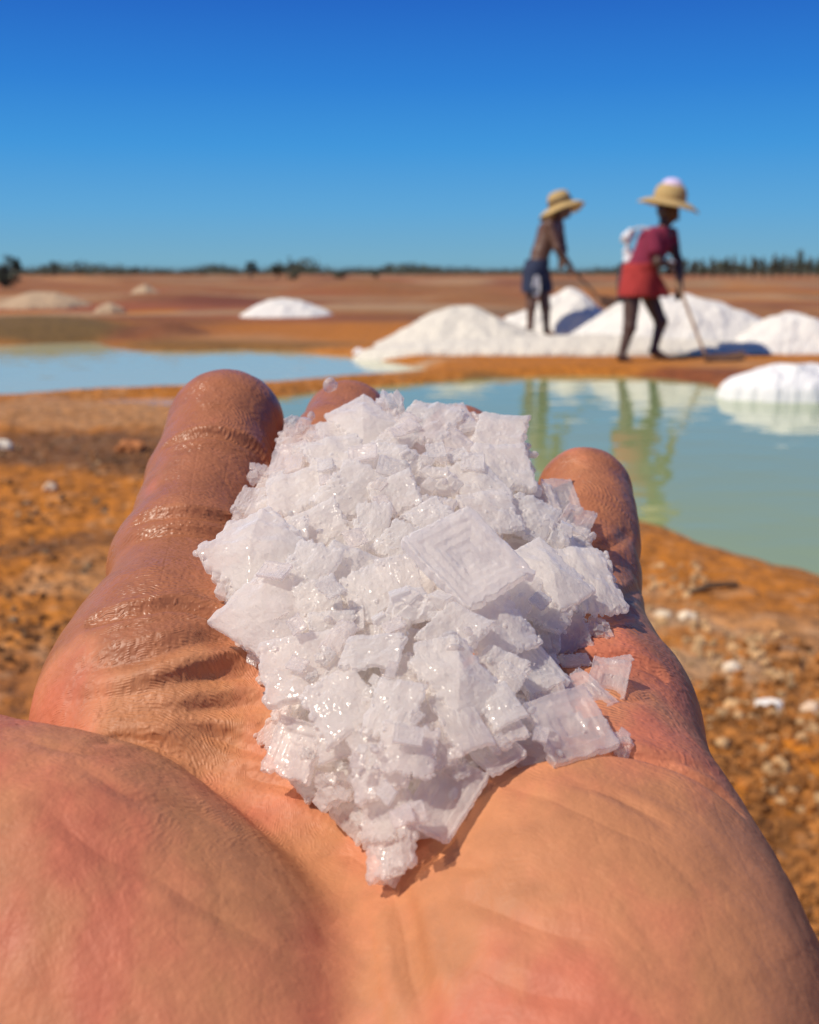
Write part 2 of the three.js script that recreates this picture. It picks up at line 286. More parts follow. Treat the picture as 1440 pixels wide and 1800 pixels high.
function tree(label, px, basePy, topPy, dist, halfPx, shape, green, seed, group) {
  const p = spot(px, basePy, dist); p.y = ground(p.x, p.z) - .05;
  const h = EYE + dist * Math.tan(-PITCH - Math.atan((topPy - 900) / FPX)) - p.y, r = halfPx * dist / FPX;
  const t = thing('tree', p); tag(t, label, 'tree', group);
  const trunk = new THREE.CylinderGeometry(r * .06, r * .13, h * .6, 7); trunk.translate(0, h * .3, 0);
  const limbs = [trunk], q = rng(seed + 90);
  for (let i = 0; i < 4; i++) { const l = new THREE.CylinderGeometry(r * .02, r * .05, h * .4, 5); l.translate(0, h * .2, 0); l.rotateZ((q() - .5) * 1.6); l.rotateY(q() * 6); l.translate(0, h * (.3 + q() * .2), 0); limbs.push(l); }
  part('trunk', mergeGeometries(limbs), BARK, t);
  const g = crownGeo(1, seed, 420, shape), b = (g.computeBoundingBox(), g.boundingBox);
  const low = shape === 'bush' ? .02 : shape === 'tall' ? .12 : .25;
  g.translate(0, -b.min.y, 0); g.scale(r * .85, h * (1 - low) / (b.max.y - b.min.y), r * .85); g.translate(0, h * low, 0);
  part('crown', g, GREENS[green], t);
}
tree('dark round bush at the far left behind the cream heap', 10, 512, 462, 55, 46, 'bush', 0, 1);
tree('thin hazy tree rising behind the dark bush', 24, 484, 445, 140, 22, 'round', 0, 2);
tree('small lone tree above the far scrub line, nearest the dark bush', 95, 482, 457, 170, 13, 'round', 0, 3);
tree('round dark tree standing above the plain, left one of a close pair', 441, 484, 456, 120, 19, 'round', 0, 4);
tree('round tree with a ragged crown, right one of a close pair', 488, 486, 458, 120, 17, 'round', 1, 5);
tree('low spreading bush just right of the pair of trees', 515, 490, 474, 110, 14, 'bush', 1, 6);
tree('low bush on the reddish slope behind the far salt heap', 602, 488, 474, 120, 20, 'bush', 1, 7);
tree('small dark bush on the slope right of the low bush', 660, 488, 474, 130, 14, 'bush', 1, 8);
{
  const q = rng(40);
  for (let i = 0; i < 15; i++) { const x = 1200 + i * 17 + q() * 6, big = i === 12; tree(big ? 'tallest tree in the far row behind the salt, its top pointed' : 'slim dark green tree in the far row behind the salt heaps', x, 482, big ? 436 : 452 - q() * 6 - i * .3 + (i < 3 ? 6 : 0), 150 + q() * 20, big ? 15 : 11 + q() * 5, i % 3 === 1 ? 'round' : 'tall', 1 + i % 2, 60 + i, big ? undefined : 'trees in the far row'); }
}
{ // a low scrub wood that reads as one dark line along the horizon
  const q = rng(5), n = 5200, m = new THREE.InstancedMesh(crownGeo(1, 500, 26, 'round'), GREENS[0], n), o = new THREE.Object3D();
  for (let i = 0; i < n; i++) {
    const a = (q() - .5) * 1.5, d = 230 + q() * 160, x = d * Math.sin(a), z = -d * Math.cos(a), s = (.7 + q() * q() * 2.1) * (1.0 + .4 * noise2(a * 30, 3));
    o.position.set(x, ground(x, z) - .1, z); o.rotation.set(0, q() * 6, 0); o.scale.set(s * 1.6, Math.max(.3, s), s * 1.6); o.updateMatrix(); m.setMatrixAt(i, o.matrix);
  }
  m.name = 'scrub_wood'; shadows(m); scene.add(m); tag(m, 'dark line of far scrub along the whole horizon', 'scrub', null, 'stuff');
}

// ───────────────────────── stones and gravel ─────────────────────────
function stoneGeo(seed, flat = .7, rough = .3) {
  const g = new THREE.IcosahedronGeometry(1, 3), p = g.attributes.position;
  for (let i = 0; i < p.count; i++) { const x = p.getX(i), y = p.getY(i), z = p.getZ(i), k = 1 + rough * noise3(x * 1.5 + seed, y * 1.5, z * 1.5) + rough * .4 * noise3(x * 4 + seed, y * 4, z * 4); p.setXYZ(i, x * k, y * k * flat, z * k); }
  g.computeVertexNormals(); return g;
}
{
  const q = rng(8), g = [stoneGeo(1), stoneGeo(2, .5), stoneGeo(3, .8, .5)], o = new THREE.Object3D(), col = new THREE.Color();
  const make = (n, name, label, geo, place, tint) => {
    const m = new THREE.InstancedMesh(geo, std({ roughness: .9, bumpMap: saltGrain, bumpScale: .002 }), n);
    for (let i = 0; i < n; i++) { const [x, z, s] = place(i); o.position.set(x, ground(x, z) + s * .15, z); o.rotation.set(q() * 6, q() * 6, q() * 6); o.scale.setScalar(s); o.updateMatrix(); m.setMatrixAt(i, o.matrix); col.setRGB(...tint()); m.setColorAt(i, col); }
    m.name = name; shadows(m); scene.add(m); tag(m, label, 'gravel', null, 'stuff');
  };
  const scatter = (list) => () => { for (;;) { const [x, y, rx, ry] = list[Math.floor(q() * list.length)], a = q() * 6.283, k = Math.sqrt(q()); const p = level(x + rx * k * Math.cos(a), y + ry * k * Math.sin(a)); if (shoreDist(p.x, p.z) > .12) return [p.x, p.z, .003 + .011 * q() ** 3]; } };
  make(520, 'pale_gravel', 'pale pebbles scattered on the earth bank beside the little finger', g[0], scatter([[1180, 1085, 90, 30], [1300, 1165, 130, 60], [1260, 1140, 110, 40], [1400, 1240, 120, 60], [1330, 1280, 100, 60], [1190, 1020, 60, 30], [1420, 1380, 90, 60]]), () => { const k = .5 + .5 * q(); return [.78 * k, .48 * k, .22 * k]; });
  make(1300, 'brown_gravel', 'brown and orange clods covering the near bank at right', g[2], scatter([[1350, 1330, 120, 90], [1400, 1480, 100, 110], [1430, 1620, 60, 120], [1280, 1260, 110, 60], [1380, 1200, 120, 70]]), () => { const k = .35 + .65 * q(); return [.54 * k, .21 * k, .04 * k]; });
  make(700, 'clod_litter', 'dark wet clods and pebbles on the near bank at left', g[1], scatter([[120, 790, 190, 30], [220, 820, 90, 25], [80, 880, 130, 40], [60, 1000, 110, 60], [50, 1120, 90, 60]]), () => { const k = .3 + .7 * q() ** 2; return q() < .25 ? [.6 * k, .40 * k, .21 * k] : [.38 * k, .15 * k, .035 * k]; });
  const stone = (label, px, py, rpx, seed, c, flat) => { const p = level(px, py), r = rpx * p.distanceTo(camera.position) / FPX; p.y = ground(p.x, p.z) + r * .25; const m = top('stone', stoneGeo(seed, flat, .35), std({ color: new THREE.Color(...c), roughness: .8 }), p); m.scale.setScalar(r); m.rotation.y = seed; tag(m, label, 'stone'); };
  stone('white stone on the gravel bank right of the palm', 1350, 1250, 21, 11, [.85, .8, .7], .55);
  stone('pale stone at the edge of the picture near the far bank', 8, 792, 15, 12, [.75, .66, .52], .7);
  stone('orange clod of earth beside the tall fingertip', 232, 792, 24, 13, [.42, .15, .04], .7);
  stone('pale pebble on the bank by the pond, nearest the little finger', 1165, 1085, 13, 14, [.7, .56, .38], .7);
  stone('cream pebble beside the paired pale pebbles on the bank', 1207, 1087, 14, 15, [.74, .6, .42], .7);
  stone('cream pebble above the white stone on the bank', 1285, 1180, 13, 16, [.72, .6, .44], .8);
  stone('pale pebble at the picture edge right of the white stone', 1425, 1240, 15, 17, [.68, .5, .34], .8);
  stone('shiny white stone at the tip of the pale pond', 631, 616, 9, 18, [.9, .88, .85], .9);
  stone('pale stone halfway down the orange bank at left', 88, 862, 12, 19, [.66, .5, .34], .7);
  const a = level(1205, 1047), b = level(1297, 1036), d = b.clone().sub(a), g2 = new THREE.CylinderGeometry(.006, .009, d.length(), 9, 12), pp = g2.attributes.position;
  for (let i = 0; i < pp.count; i++) { const y = pp.getY(i); pp.setX(i, pp.getX(i) * (1 + .25 * noise2(y * 40, 1)) + .006 * noise2(y * 14, 4)); pp.setZ(i, pp.getZ(i) * (1 + .25 * noise2(y * 40, 6)) + .006 * noise2(y * 14, 8)); }
  g2.computeVertexNormals();
  const mid = a.clone().add(b).multiplyScalar(.5); mid.y = ground(mid.x, mid.z) + .012;
  const s = top('stick', g2, std({ color: new THREE.Color(.12, .07, .035), roughness: .9 }), mid); s.quaternion.setFromUnitVectors(V3(0, 1, 0), d.clone().normalize()); tag(s, 'short dark stick lying on the bank between hand and pond', 'stick');
}

// ───────────────────────── two workers and their tools ─────────────────────────
const straw = (() => { const t = texture(256, 256, (i, j) => { const k = .78 + .22 * Math.sin(j * .8) * Math.sin(i * .25 + (j >> 2)); return [enc(.62 * k), enc(.43 * k), enc(.17 * k)]; }, true, true); t.repeat.set(6, 3); return t; })();
const STRAW = std({ map: straw, roughness: .85, side: THREE.DoubleSide }), CLOTHS = (c, r = .9) => std({ color: new THREE.Color(...c), roughness: r });
const woven = grainTex(256, 32, 3, 91, (s) => [.5 + s, .5 + s, .5 + s]);
const SKIN_DARK = std({ color: new THREE.Color(.075, .036, .022), roughness: .5 }), SKIN_BROWN = std({ color: new THREE.Color(.115, .055, .034), roughness: .5 });
const WOOD = std({ color: new THREE.Color(.42, .27, .15), roughness: .7 }), DARKWOOD = std({ color: new THREE.Color(.09, .04, .02), roughness: .8 });
function body(limbs, k, s, extra) { // limbs: [[a, ra, b, rb], ...] in metres
  const L = limbs.map(([a, ra, b, rb]) => [a.x, a.y, a.z, ra, b.x, b.y, b.z, rb]);
  const lo = [9, 9, 9], hi = [-9, -9, -9];
  for (const l of L) for (let c = 0; c < 3; c++) { lo[c] = Math.min(lo[c], l[c] - l[3], l[c + 4] - l[7]); hi[c] = Math.max(hi[c], l[c] + l[3], l[c + 4] + l[7]); }
  const pad = 4 * s + .02;
  const f = (x, y, z) => { let d = 9; for (const b of L) d = smin(d, dseg(x, y, z, b), k); return extra ? extra(d, x, y, z) : d; };
  return surface(f, lo.map((v) => v - pad), hi.map((v) => v + pad), s);
}
function fingers(hand, along, across, grip) { // five curled fingers round a handle
  const up = along.clone().cross(across).normalize(), out = [], P = (a, b, c) => hand.clone().addScaledVector(along, a).addScaledVector(across, b).addScaledVector(up, c);
  for (let i = 0; i < 4; i++) { const y = (i - 1.5) * .021, l = [1, 1.12, 1.06, .84][i]; const a = P(.035, y, 0), b = P(.035 + .032 * l, y * 1.05, grip * .014), c = P(.035 + .042 * l, y * 1.05, grip * .042), d = P(.035 + .018 * l, y, grip * .056); out.push([a, .0105, b, .0098], [b, .0098, c, .009], [c, .009, d, .008]); }
  out.push([P(-.02, -.03, 0), .013, P(.018, -.052, grip * .014), .011], [P(.018, -.052, grip * .014), .011, P(.042, -.045, grip * .038), .009]);
  return out;
}
function headBits(h, fwd, r) { // skull, jaw, nose, brow, ears and lips facing fwd
  const side = fwd.clone().cross(V3(0, 1, 0)).normalize(), upv = side.clone().cross(fwd).normalize(), P = (a, b, c) => h.clone().addScaledVector(fwd, a * r).addScaledVector(upv, b * r).addScaledVector(side, c * r);
  return [[P(-.12, .15, 0), r * .92, P(.06, .1, 0), r * .86], [P(.2, -.45, 0), r * .62, P(.42, -.78, 0), r * .34], [P(.85, .1, 0), r * .1, P(1.05, -.22, 0), r * .16], [P(.72, .22, -.3), r * .16, P(.72, .22, .3), r * .16], [P(.82, -.5, -.16), r * .1, P(.82, -.5, .16), r * .1], [P(-.05, .12, -.92), r * .14, P(-.1, -.22, -.9), r * .11], [P(-.05, .12, .92), r * .14, P(-.1, -.22, .9), r * .11], [P(.76, .03, -.34), r * .1, P(.77, .03, -.3), r * .1], [P(.76, .03, .34), r * .1, P(.77, .03, .3), r * .1]];
}
function hat(parent, at, tiltX, tiltZ, brimR, crownH, crownR, crownMat, droop, seed) {
  const g = new THREE.Group(); g.name = 'hat'; g.position.copy(at); g.rotation.set(tiltX, 0, tiltZ); parent.add(g);
  const prof = []; for (let i = 0; i <= 14; i++) { const t = i / 14; prof.push(new THREE.Vector2(lerp(crownR * .96, brimR, t), -droop * t * t + .004)); }
  for (let i = 14; i >= 0; i--) { const t = i / 14; prof.push(new THREE.Vector2(lerp(crownR * .93, brimR * .99, t), -droop * t * t - .004)); }
  const brim = new THREE.LatheGeometry(prof, 48), p = brim.attributes.position;
  for (let i = 0; i < p.count; i++) { const x = p.getX(i), z = p.getZ(i), r = Math.hypot(x, z); p.setY(i, p.getY(i) + .03 * (r / brimR) ** 2 * noise2(x / r * 1.4 + seed, z / r * 1.4)); }
  brim.computeVertexNormals(); part('brim', brim, STRAW, g);
  const cp = [new THREE.Vector2(crownR, -.005), new THREE.Vector2(crownR * 1.01, crownH * .3), new THREE.Vector2(crownR * .93, crownH * .62), new THREE.Vector2(crownR * .78, crownH * .86), new THREE.Vector2(crownR * .45, crownH * .98), new THREE.Vector2(.0001, crownH)];
  const crown = new THREE.LatheGeometry(new THREE.SplineCurve(cp).getPoints(24), 40); part('crown', crown, crownMat, g);
  return g;
}
const toolRod = (a, b, r, name, mat, parent, o) => { const d = b.clone().sub(a), g = new THREE.CylinderGeometry(r * .9, r, d.length(), 12, 20), p = g.attributes.position; for (let i = 0; i < p.count; i++) p.setX(i, p.getX(i) + .006 * noise2(p.getY(i) * 3, 2)); g.computeVertexNormals(); const m = part(name, g, mat, parent); m.quaternion.setFromUnitVectors(V3(0, 1, 0), d.clone().normalize()); m.position.copy(a).add(b).multiplyScalar(.5).sub(o); return m; };

{ // the worker in red, nearer of the two
  const D = 10.15, root = level(1118, 634), base = V3(root.x, 0, root.z), dist = 10.15;
  const J = (x, y, dz = 0) => { const p = spot(x, y, dist - dz); return p.sub(base); };
  const t = thing('person', base); tag(t, 'bending worker in a red skirt and wide hat with lilac crown, raking salt', 'person');
  const hip = J(1124, 505), hipL = J(1112, 512, .09), hipR = J(1138, 512, -.09), chest = J(1153, 428), waist = J(1130, 470), neck = J(1166, 404), head = J(1174, 372);
  const shN = J(1147, 416, .17), shF = J(1178, 412, -.17), elN = J(1157, 462, .2), haN = J(1181, 463, .13), elF = J(1192, 460, -.12), haF = J(1196, 507, 0);
  const kneeB = J(1107, 576, .10), ankB = J(1092, 627, .10), toeB = J(1108, 636, .12), kneeF = J(1162, 566, -.08), ankF = J(1149, 617, -.08), toeF = J(1172, 629, -.06);
  const fall = V3(.25, -1, .05).normalize();
  const limbs = [[hip, .115, waist, .105], [waist, .105, chest, .13], [chest, .125, neck, .055], [neck, .052, head, .055], [shN, .055, shF, .055], [shN, .055, elN, .043], [elN, .043, haN, .028], [shF, .055, elF, .043], [elF, .042, haF, .028], [hipL, .085, kneeB, .058], [kneeB, .055, ankB, .034], [hipR, .085, kneeF, .058], [kneeF, .055, ankF, .034], [ankB, .036, toeB, .026], [ankF, .036, toeF, .026], ...headBits(head, V3(.86, -.38, .34).normalize(), .105), ...fingers(haN, fall, V3(0, .2, 1).normalize(), 1), ...fingers(haF, fall, V3(0, .2, 1).normalize(), 1)];
  part('body', body(limbs, .03, .0095), SKIN_DARK, t);
  // clothes stand a little off the body, with folds
  const fold = (d, x, y, z) => d + .006 * noise3(x * 14, y * 5, z * 14);
  const hemY = J(1130, 522).y, topY = J(1130, 462).y;
  const skirt = body([[J(1124, 478), .15, J(1118, 522, .07), .155], [J(1124, 478), .14, J(1146, 522, -.06), .145]], .05, .011, (d, x, y, z) => smax(Math.abs(fold(d, x, y, z) + .004 * Math.sin(Math.atan2(z, x) * 14)) - .008, Math.max(hemY - y - .012 * noise3(x * 9, 1, z * 9), y - topY), .01));
  part('skirt', skirt, std({ color: new THREE.Color(.36, .03, .026), roughness: .9, bumpMap: woven, bumpScale: .002 }), t);
  const neckCut = J(1158, 398).y;
  const shirt = body([[J(1122, 488), .135, waist, .125], [waist, .125, J(1150, 428), .148], [J(1150, 424), .13, J(1160, 408), .08], [shN, .07, J(1151, 440, .19), .065], [shF, .068, J(1183, 436, -.17), .062]], .035, .0105, (d, x, y, z) => smax(Math.abs(fold(d, x, y, z)) - .007, Math.max(y - neckCut, J(1122, 492).y - y), .01));
  part('shirt', shirt, std({ color: new THREE.Color(.21, .016, .05), roughness: .9, bumpMap: woven, bumpScale: .002 }), t);
  const h1 = hat(t, J(1177, 352), .10, -.14, .285, .15, .15, STRAW, .06, 3);
  part('hat_cloth', new THREE.LatheGeometry(new THREE.SplineCurve([new THREE.Vector2(.127, .108), new THREE.Vector2(.115, .14), new THREE.Vector2(.092, .178), new THREE.Vector2(.05, .2), new THREE.Vector2(.0001, .206)]).getPoints(20), 36), CLOTHS([.66, .55, .76]), h1).scale.set(.86, .96, .86);
  part('wrist_band', new THREE.TorusGeometry(.036, .014, 10, 24).rotateX(1.2).translate(haN.x - .02, haN.y + .005, haN.z + .01), CLOTHS([.55, .55, .58], .5), t);
  // bundle on the back
  const bp = J(1103, 415), bundle = thing('cloth_bundle', base.clone().add(bp)); tag(bundle, 'white cloth bundle tied on the back of the worker in red', 'bundle');
  part('cloth', surface((x, y, z) => smin(dseg(x, y, z, [.03, .03, 0, .045, -.01, -.02, .02, .05]), dseg(x, y, z, [-.0, -.14, .01, .04, .01, -.22, .02, .04]), .06) + .012 * noise3(x * 22, y * 22, z * 22), [-.14, -.36, -.12], [.14, .14, .14], .009), CLOTHS([.72, .72, .74]), bundle);
  part('strap', new THREE.TubeGeometry(new THREE.CatmullRomCurve3([V3(.02, .05, .03), V3(.12, .07, .12), V3(.24, .02, .16), V3(.30, -.1, .12)]), 24, .012, 8), CLOTHS([.5, .5, .55]), bundle);
  part('dark_flap', surface((x, y, z) => smax(dseg(x, y, z, [-.03, -.28, 0, .05, -.035, -.56, .02, .045]) + .01 * noise3(x * 20, y * 12, z * 20), Math.abs(z + x * .5) - .04, .02), [-.16, -.68, -.14], [.1, -.2, .14], .009), CLOTHS([.03, .035, .05]), bundle);
  // the salt rake
  const a = J(1174, 452, .12).add(base), b = J(1243, 634, .05).add(base); b.y = Math.max(b.y, .01);
  const tool = thing('salt_rake', b); tag(tool, 'long wooden salt rake with dark blade held by the worker in red', 'rake');
  toolRod(a, b, .0155, 'handle', WOOD, tool, b);
  const bl = new THREE.BoxGeometry(.36, .09, .022, 18, 6, 2), q = bl.attributes.position; for (let i = 0; i < q.count; i++) q.setZ(i, q.getZ(i) + .05 * (q.getX(i) / .18) ** 2 * .5 + .004 * noise2(q.getX(i) * 20, q.getY(i) * 20)); bl.computeVertexNormals();
  const blade = part('blade', bl, DARKWOOD, tool); blade.rotation.set(-.9, -.12, -.02); blade.position.set(.14, .02, .06);
}
{ // the bare-backed worker farther away
  const dist = 12.5, root = level(948, 588, .1), base = spot(948, 586, dist);
  base.y = footing(base.x, base.z) - .01;
  const J = (x, y, dz = 0) => spot(x, y, dist - dz).sub(base);
  const t = thing('person', base); tag(t, 'bare-backed worker in dark blue shorts and straw hat, standing on the salt', 'person');
  const hip = J(943, 478), hipL = J(936, 488, .09), hipR = J(952, 488, -.09), waist = J(950, 445), chest = J(966, 408), neck = J(978, 390), head = J(988, 368);
  const shN = J(966, 396, .17), shF = J(982, 398, -.17), elN = J(980, 436, .2), haN = J(1003, 468, .08), elF = J(990, 440, -.16), haF = J(986, 456, -.02);
  const kB = J(934, 538, .08), aB = J(932, 577, .08), tB = J(920, 583, .14), kF = J(959, 540, -.06), aF = J(961, 582, -.06), tF = J(974, 589, .02);
  const fall = V3(.5, -.85, .1).normalize();
  const limbs = [[hip, .115, waist, .10], [waist, .10, chest, .135], [chest, .13, neck, .06], [neck, .052, head, .055], [shN, .06, shF, .06], [shN, .058, elN, .045], [elN, .043, haN, .028], [shF, .058, elF, .045], [elF, .043, haF, .028], [hipL, .085, kB, .056], [kB, .054, aB, .034], [hipR, .085, kF, .056], [kF, .054, aF, .034], [aB, .036, tB, .026], [aF, .036, tF, .026], ...headBits(head, V3(.8, -.5, .3).normalize(), .105), ...fingers(haN, fall, V3(0, .2, 1).normalize(), 1), ...fingers(haF, fall, V3(0, .2, 1).normalize(), 1)];
  part('body', body(limbs, .03, .0105), SKIN_BROWN, t);
  const hemY = J(943, 514).y, topY = J(943, 456).y, split = (d, x, y, z) => d + .006 * noise3(x * 13, y * 6, z * 13);
  part('shorts', body([[J(945, 460), .125, J(940, 484), .135], [J(936, 482, .08), .105, J(932, 516, .09), .095], [J(950, 482, -.08), .105, J(957, 516, -.08), .095]], .03, .0105, (d, x, y, z) => smax(Math.abs(split(d, x, y, z)) - .008, Math.max(hemY - y - .01 * noise3(x * 9, 1, z * 9), y - topY), .01)), std({ color: new THREE.Color(.018, .026, .06), roughness: .9, bumpMap: woven, bumpScale: .002 }), t);
  part('white_cloth', surface((x, y, z) => { const c = J(943, 503, .17); return Math.max(Math.abs(z - c.z - .012 * Math.sin(x * 50)) - .018, Math.hypot((x - c.x) * 2.6, y - c.y) - .125 + .02 * noise3(x * 18, y * 18, 0)); }, [J(945, 500).x - .16, J(945, 500).y - .2, J(945, 500).z - .06], [J(945, 500).x + .16, J(945, 500).y + .2, J(945, 500).z + .26], .009), CLOTHS([.62, .62, .62]), t);
  hat(t, J(986, 362), -.12, .30, .272, .17, .135, STRAW, .07, 8);
  const cr = t.children[t.children.length - 1];
  part('hat_band', new THREE.CylinderGeometry(.138, .14, .045, 40, 1, true).translate(0, .05, 0), std({ color: new THREE.Color(.12, .075, .035), roughness: .9, side: THREE.DoubleSide }), cr);
  const a = J(978, 446, .02).add(base), b = J(1066, 536, -.2).add(base), tool = thing('salt_hoe', b); tag(tool, 'wooden hoe held by the bare-backed worker, its end behind the red skirt', 'hoe');
  toolRod(a, b, .016, 'handle', std({ color: new THREE.Color(.2, .12, .07), roughness: .8 }), tool, b);
  const bl = new THREE.BoxGeometry(.34, .12, .025, 12, 4, 1); const blade = part('blade', bl, DARKWOOD, tool); blade.rotation.set(-.5, .2, -.1); blade.position.set(.1, .02, 0);
}

// ───────────────────────── the hand ─────────────────────────
// The palm is modelled in millimetres in the axes of the line of sight (x across, y up, z towards the eye) and then turned into the world.
const C = (px, py, d) => [(px - 720) / FPX * d, -(py - 900) / FPX * d, -d];
const limb = (list) => { const o = []; for (let i = 0; i < list.length - 1; i++) { const a = list[i], b = list[i + 1]; o.push([...C(a[0], a[1], a[2]), a[3], ...C(b[0], b[1], b[2]), b[3]]); } return o; };
const fingersB = [
  limb([[397, 752, 182, 9.7], [384, 803, 177, 9.0], [374, 852, 172, 9.8], [356, 912, 164.5, 9.5], [328, 1000, 154, 10.3], [318, 1075, 145.5, 9.6], [306, 1150, 138, 11.0]]),
  limb([[612, 750, 192, 8.0], [598, 800, 184, 8.5], [580, 860, 176, 8.5], [556, 940, 166, 9.4], [525, 1050, 150, 10.6], [510, 1150, 138, 11.8]]),
  limb([[806, 790, 190, 7.6], [800, 850, 180, 8.4], [795, 910, 174, 9.0], [780, 1040, 152, 10.2], [770, 1150, 138, 11.5]]),
  limb([[1028, 869, 178, 7.7], [1030, 915, 172.5, 7.4], [1030, 955, 168, 7.7], [1028, 1020, 159, 7.5], [1022, 1080, 152, 8.2], [1016, 1160, 143, 9.0]]),
];
const palmB = [
  ...limb([[306, 1150, 138, 11.0], [292, 1215, 133, 12.2], [290, 1300, 127, 13.2], [320, 1700, 112, 15]]),
  ...limb([[510, 1150, 138, 11.8], [540, 1300, 128, 11], [560, 1500, 116, 11], [580, 1900, 96, 13]]),
  ...limb([[770, 1150, 138, 11.5], [785, 1300, 127, 11.5], [810, 1500, 115, 12.4], [820, 1900, 96, 15]]),
  ...limb([[1016, 1160, 143, 9.0], [1034, 1235, 135, 9.9], [1050, 1310, 129, 10.5], [1048, 1440, 117, 11.8], [1070, 1600, 106, 14.4], [1090, 1800, 97, 16.8], [1060, 2150, 84, 18]]),
  ...limb([[900, 1480, 112, 10.5], [930, 1650, 102, 12.5], [930, 1900, 92, 15]]),
];
const wristB = [[-8, -70, -66, 21, -8, -92, -20, 21], [18, -72, -66, 20, 14, -94, -20, 20], [-8, -92, -20, 21, -8, -112, 40, 25], [14, -94, -20, 20, 16, -114, 40, 25], [-8, -112, 40, 25, -6, -150, 190, 33], [16, -114, 40, 25, 18, -150, 190, 33]];
const thenarB = [...limb([[50, 1640, 98, 16.6], [150, 1735, 97, 17.0], [290, 1880, 94, 17.6], [450, 2200, 86, 18]]), ...limb([[50, 1640, 98, 16.6], [-160, 1540, 102, 14.5], [-330, 1400, 110, 12.5], [-420, 1180, 124, 11], [-440, 1040, 135, 9]])];
const TN = [0, .80, .60], T0 = C(190, 1700, 96); // the ball of the thumb is flatter than round
const grp = (bs, k) => { // bones joined smoothly, with a cheap bound
  const lo = [1e9, 1e9, 1e9], hi = [-1e9, -1e9, -1e9];
  for (const b of bs) for (let c = 0; c < 3; c++) { lo[c] = Math.min(lo[c], b[c] - b[3], b[c + 4] - b[7]); hi[c] = Math.max(hi[c], b[c] + b[3], b[c + 4] + b[7]); }
  return (x, y, z) => {
    const dx = Math.max(lo[0] - x, 0, x - hi[0]), dy = Math.max(lo[1] - y, 0, y - hi[1]), dz = Math.max(lo[2] - z, 0, z - hi[2]), q = Math.sqrt(dx * dx + dy * dy + dz * dz);
    if (q > 14) return q;
    let d = 1e3; for (const b of bs) d = smin(d, dseg(x, y, z, b), k); return d;
  };
};
const fF = fingersB.map((b) => grp(b, 2.2)), fP = grp(palmB, 7), fT0 = grp(thenarB, 8), fT = (x, y, z) => { const h = ((x - T0[0]) * TN[0] + (y - T0[1]) * TN[1] + (z - T0[2]) * TN[2] - 2.8) * .22, k = h > 0 ? h : h * .3; return fT0(x + TN[0] * k, y + TN[1] * k, z + TN[2] * k) * .8; }, fW = grp(wristB, 16);
function handRough(x, y, z) { // without creases
  const k = 5;
  let d = smin(fP(x, y, z), fW(x, y, z), 16);
  let f = smin(smin(fF[0](x, y, z), fF[1](x, y, z), 1.2), smin(fF[2](x, y, z), fF[3](x, y, z), 1.2), 1.2);
  d = smin(d, f, k);
  return smin(d, fT(x, y, z), 2.0);
}
function touch(px, py, f = handRough) { // first point of the hand along a sight line, mm
  const r = C(px, py, 1); let t = 60;
  for (let i = 0; i < 200; i++) { const d = f(r[0] * t, r[1] * t, r[2] * t); if (d < .02) return [r[0] * t, r[1] * t, r[2] * t]; t += Math.max(d * .8, .02); if (t > 215) break; }
  return null;
}
const AX = [0, .53, -.85];
const creases = []; // valleys of the surface; the finest lines go into the skin's relief instead
const lines = []; // the same lines for the relief, in the skin's own axes
function crease(depth, width, ...list) {
  const q = list.length > 2 ? new THREE.SplineCurve(list.map(([x, y]) => new THREE.Vector2(x, y))).getPoints(list.length * 4) : list.map(([x, y]) => ({ x, y }));
  const pts = q.map(({ x, y }) => touch(x, y)).filter(Boolean);
  if (pts.length < 2) return;
  const n = pts.length - 1, ends = (i) => Math.min(1, i / n * 3.2, (n - i) / n * 3.2) ** .7;
  lines.push({ p: pts.map((p) => [p[0], p[1] * AX[1] + p[2] * AX[2]]), w: clamp(width * .35, .14, .34), d: clamp(depth * .9, .3, .8), ends });
  if (width < .5) return;
  const segs = []; pts.forEach((p, i) => { if (i && Math.hypot(p[0] - pts[i - 1][0], p[1] - pts[i - 1][1], p[2] - pts[i - 1][2]) < 9) segs.push([...pts[i - 1], ends(i - 1), ...p, ends(i)]); });
  const c = [0, 1, 2].map((k) => (Math.min(...pts.map((p) => p[k])) + Math.max(...pts.map((p) => p[k]))) / 2), R = Math.max(...pts.map((p) => Math.hypot(p[0] - c[0], p[1] - c[1], p[2] - c[2])));
  const w = Math.max(width * 1.25, .95); creases.push({ segs, depth: depth * 1.75, width: w, c, R: R + w * 3.2 });
}
// finger joints
crease(1.5, .85, [288, 782], [330, 766], [375, 762], [420, 773], [455, 793], [474, 822]);
crease(.35, .4, [300, 790], [350, 775], [400, 776]);
crease(1.2, .7, [232, 918], [275, 906], [330, 902], [385, 910], [430, 928], [470, 950]);
crease(.6, .55, [212, 958], [270, 940], [330, 934], [390, 946], [430, 960]);
crease(1.7, .95, [150, 1098], [200, 1082], [260, 1070], [310, 1066], [355, 1078], [400, 1096], [440, 1112]);
crease(.35, .45, [170, 1122], [230, 1106], [290, 1100]);
crease(.35, .35, [349, 778], [344, 815], [338, 850], [334, 885]);
crease(.18, .3, [405, 790], [398, 830], [388, 870]);
crease(.18, .3, [372, 940], [366, 985], [350, 1030]);
crease(.16, .3, [300, 950], [290, 1000], [280, 1040]);
crease(.7, .55, [985, 945], [1030, 962], [1075, 956], [1112, 935]);
crease(.8, .6, [1000, 1062], [1050, 1062], [1095, 1050], [1132, 1030]);
crease(.5, .5, [1020, 1092], [1070, 1090], [1120, 1075]);
crease(1.1, .8, [930, 1150], [990, 1162], [1050, 1158], [1100, 1160], [1150, 1178], [1175, 1200]);
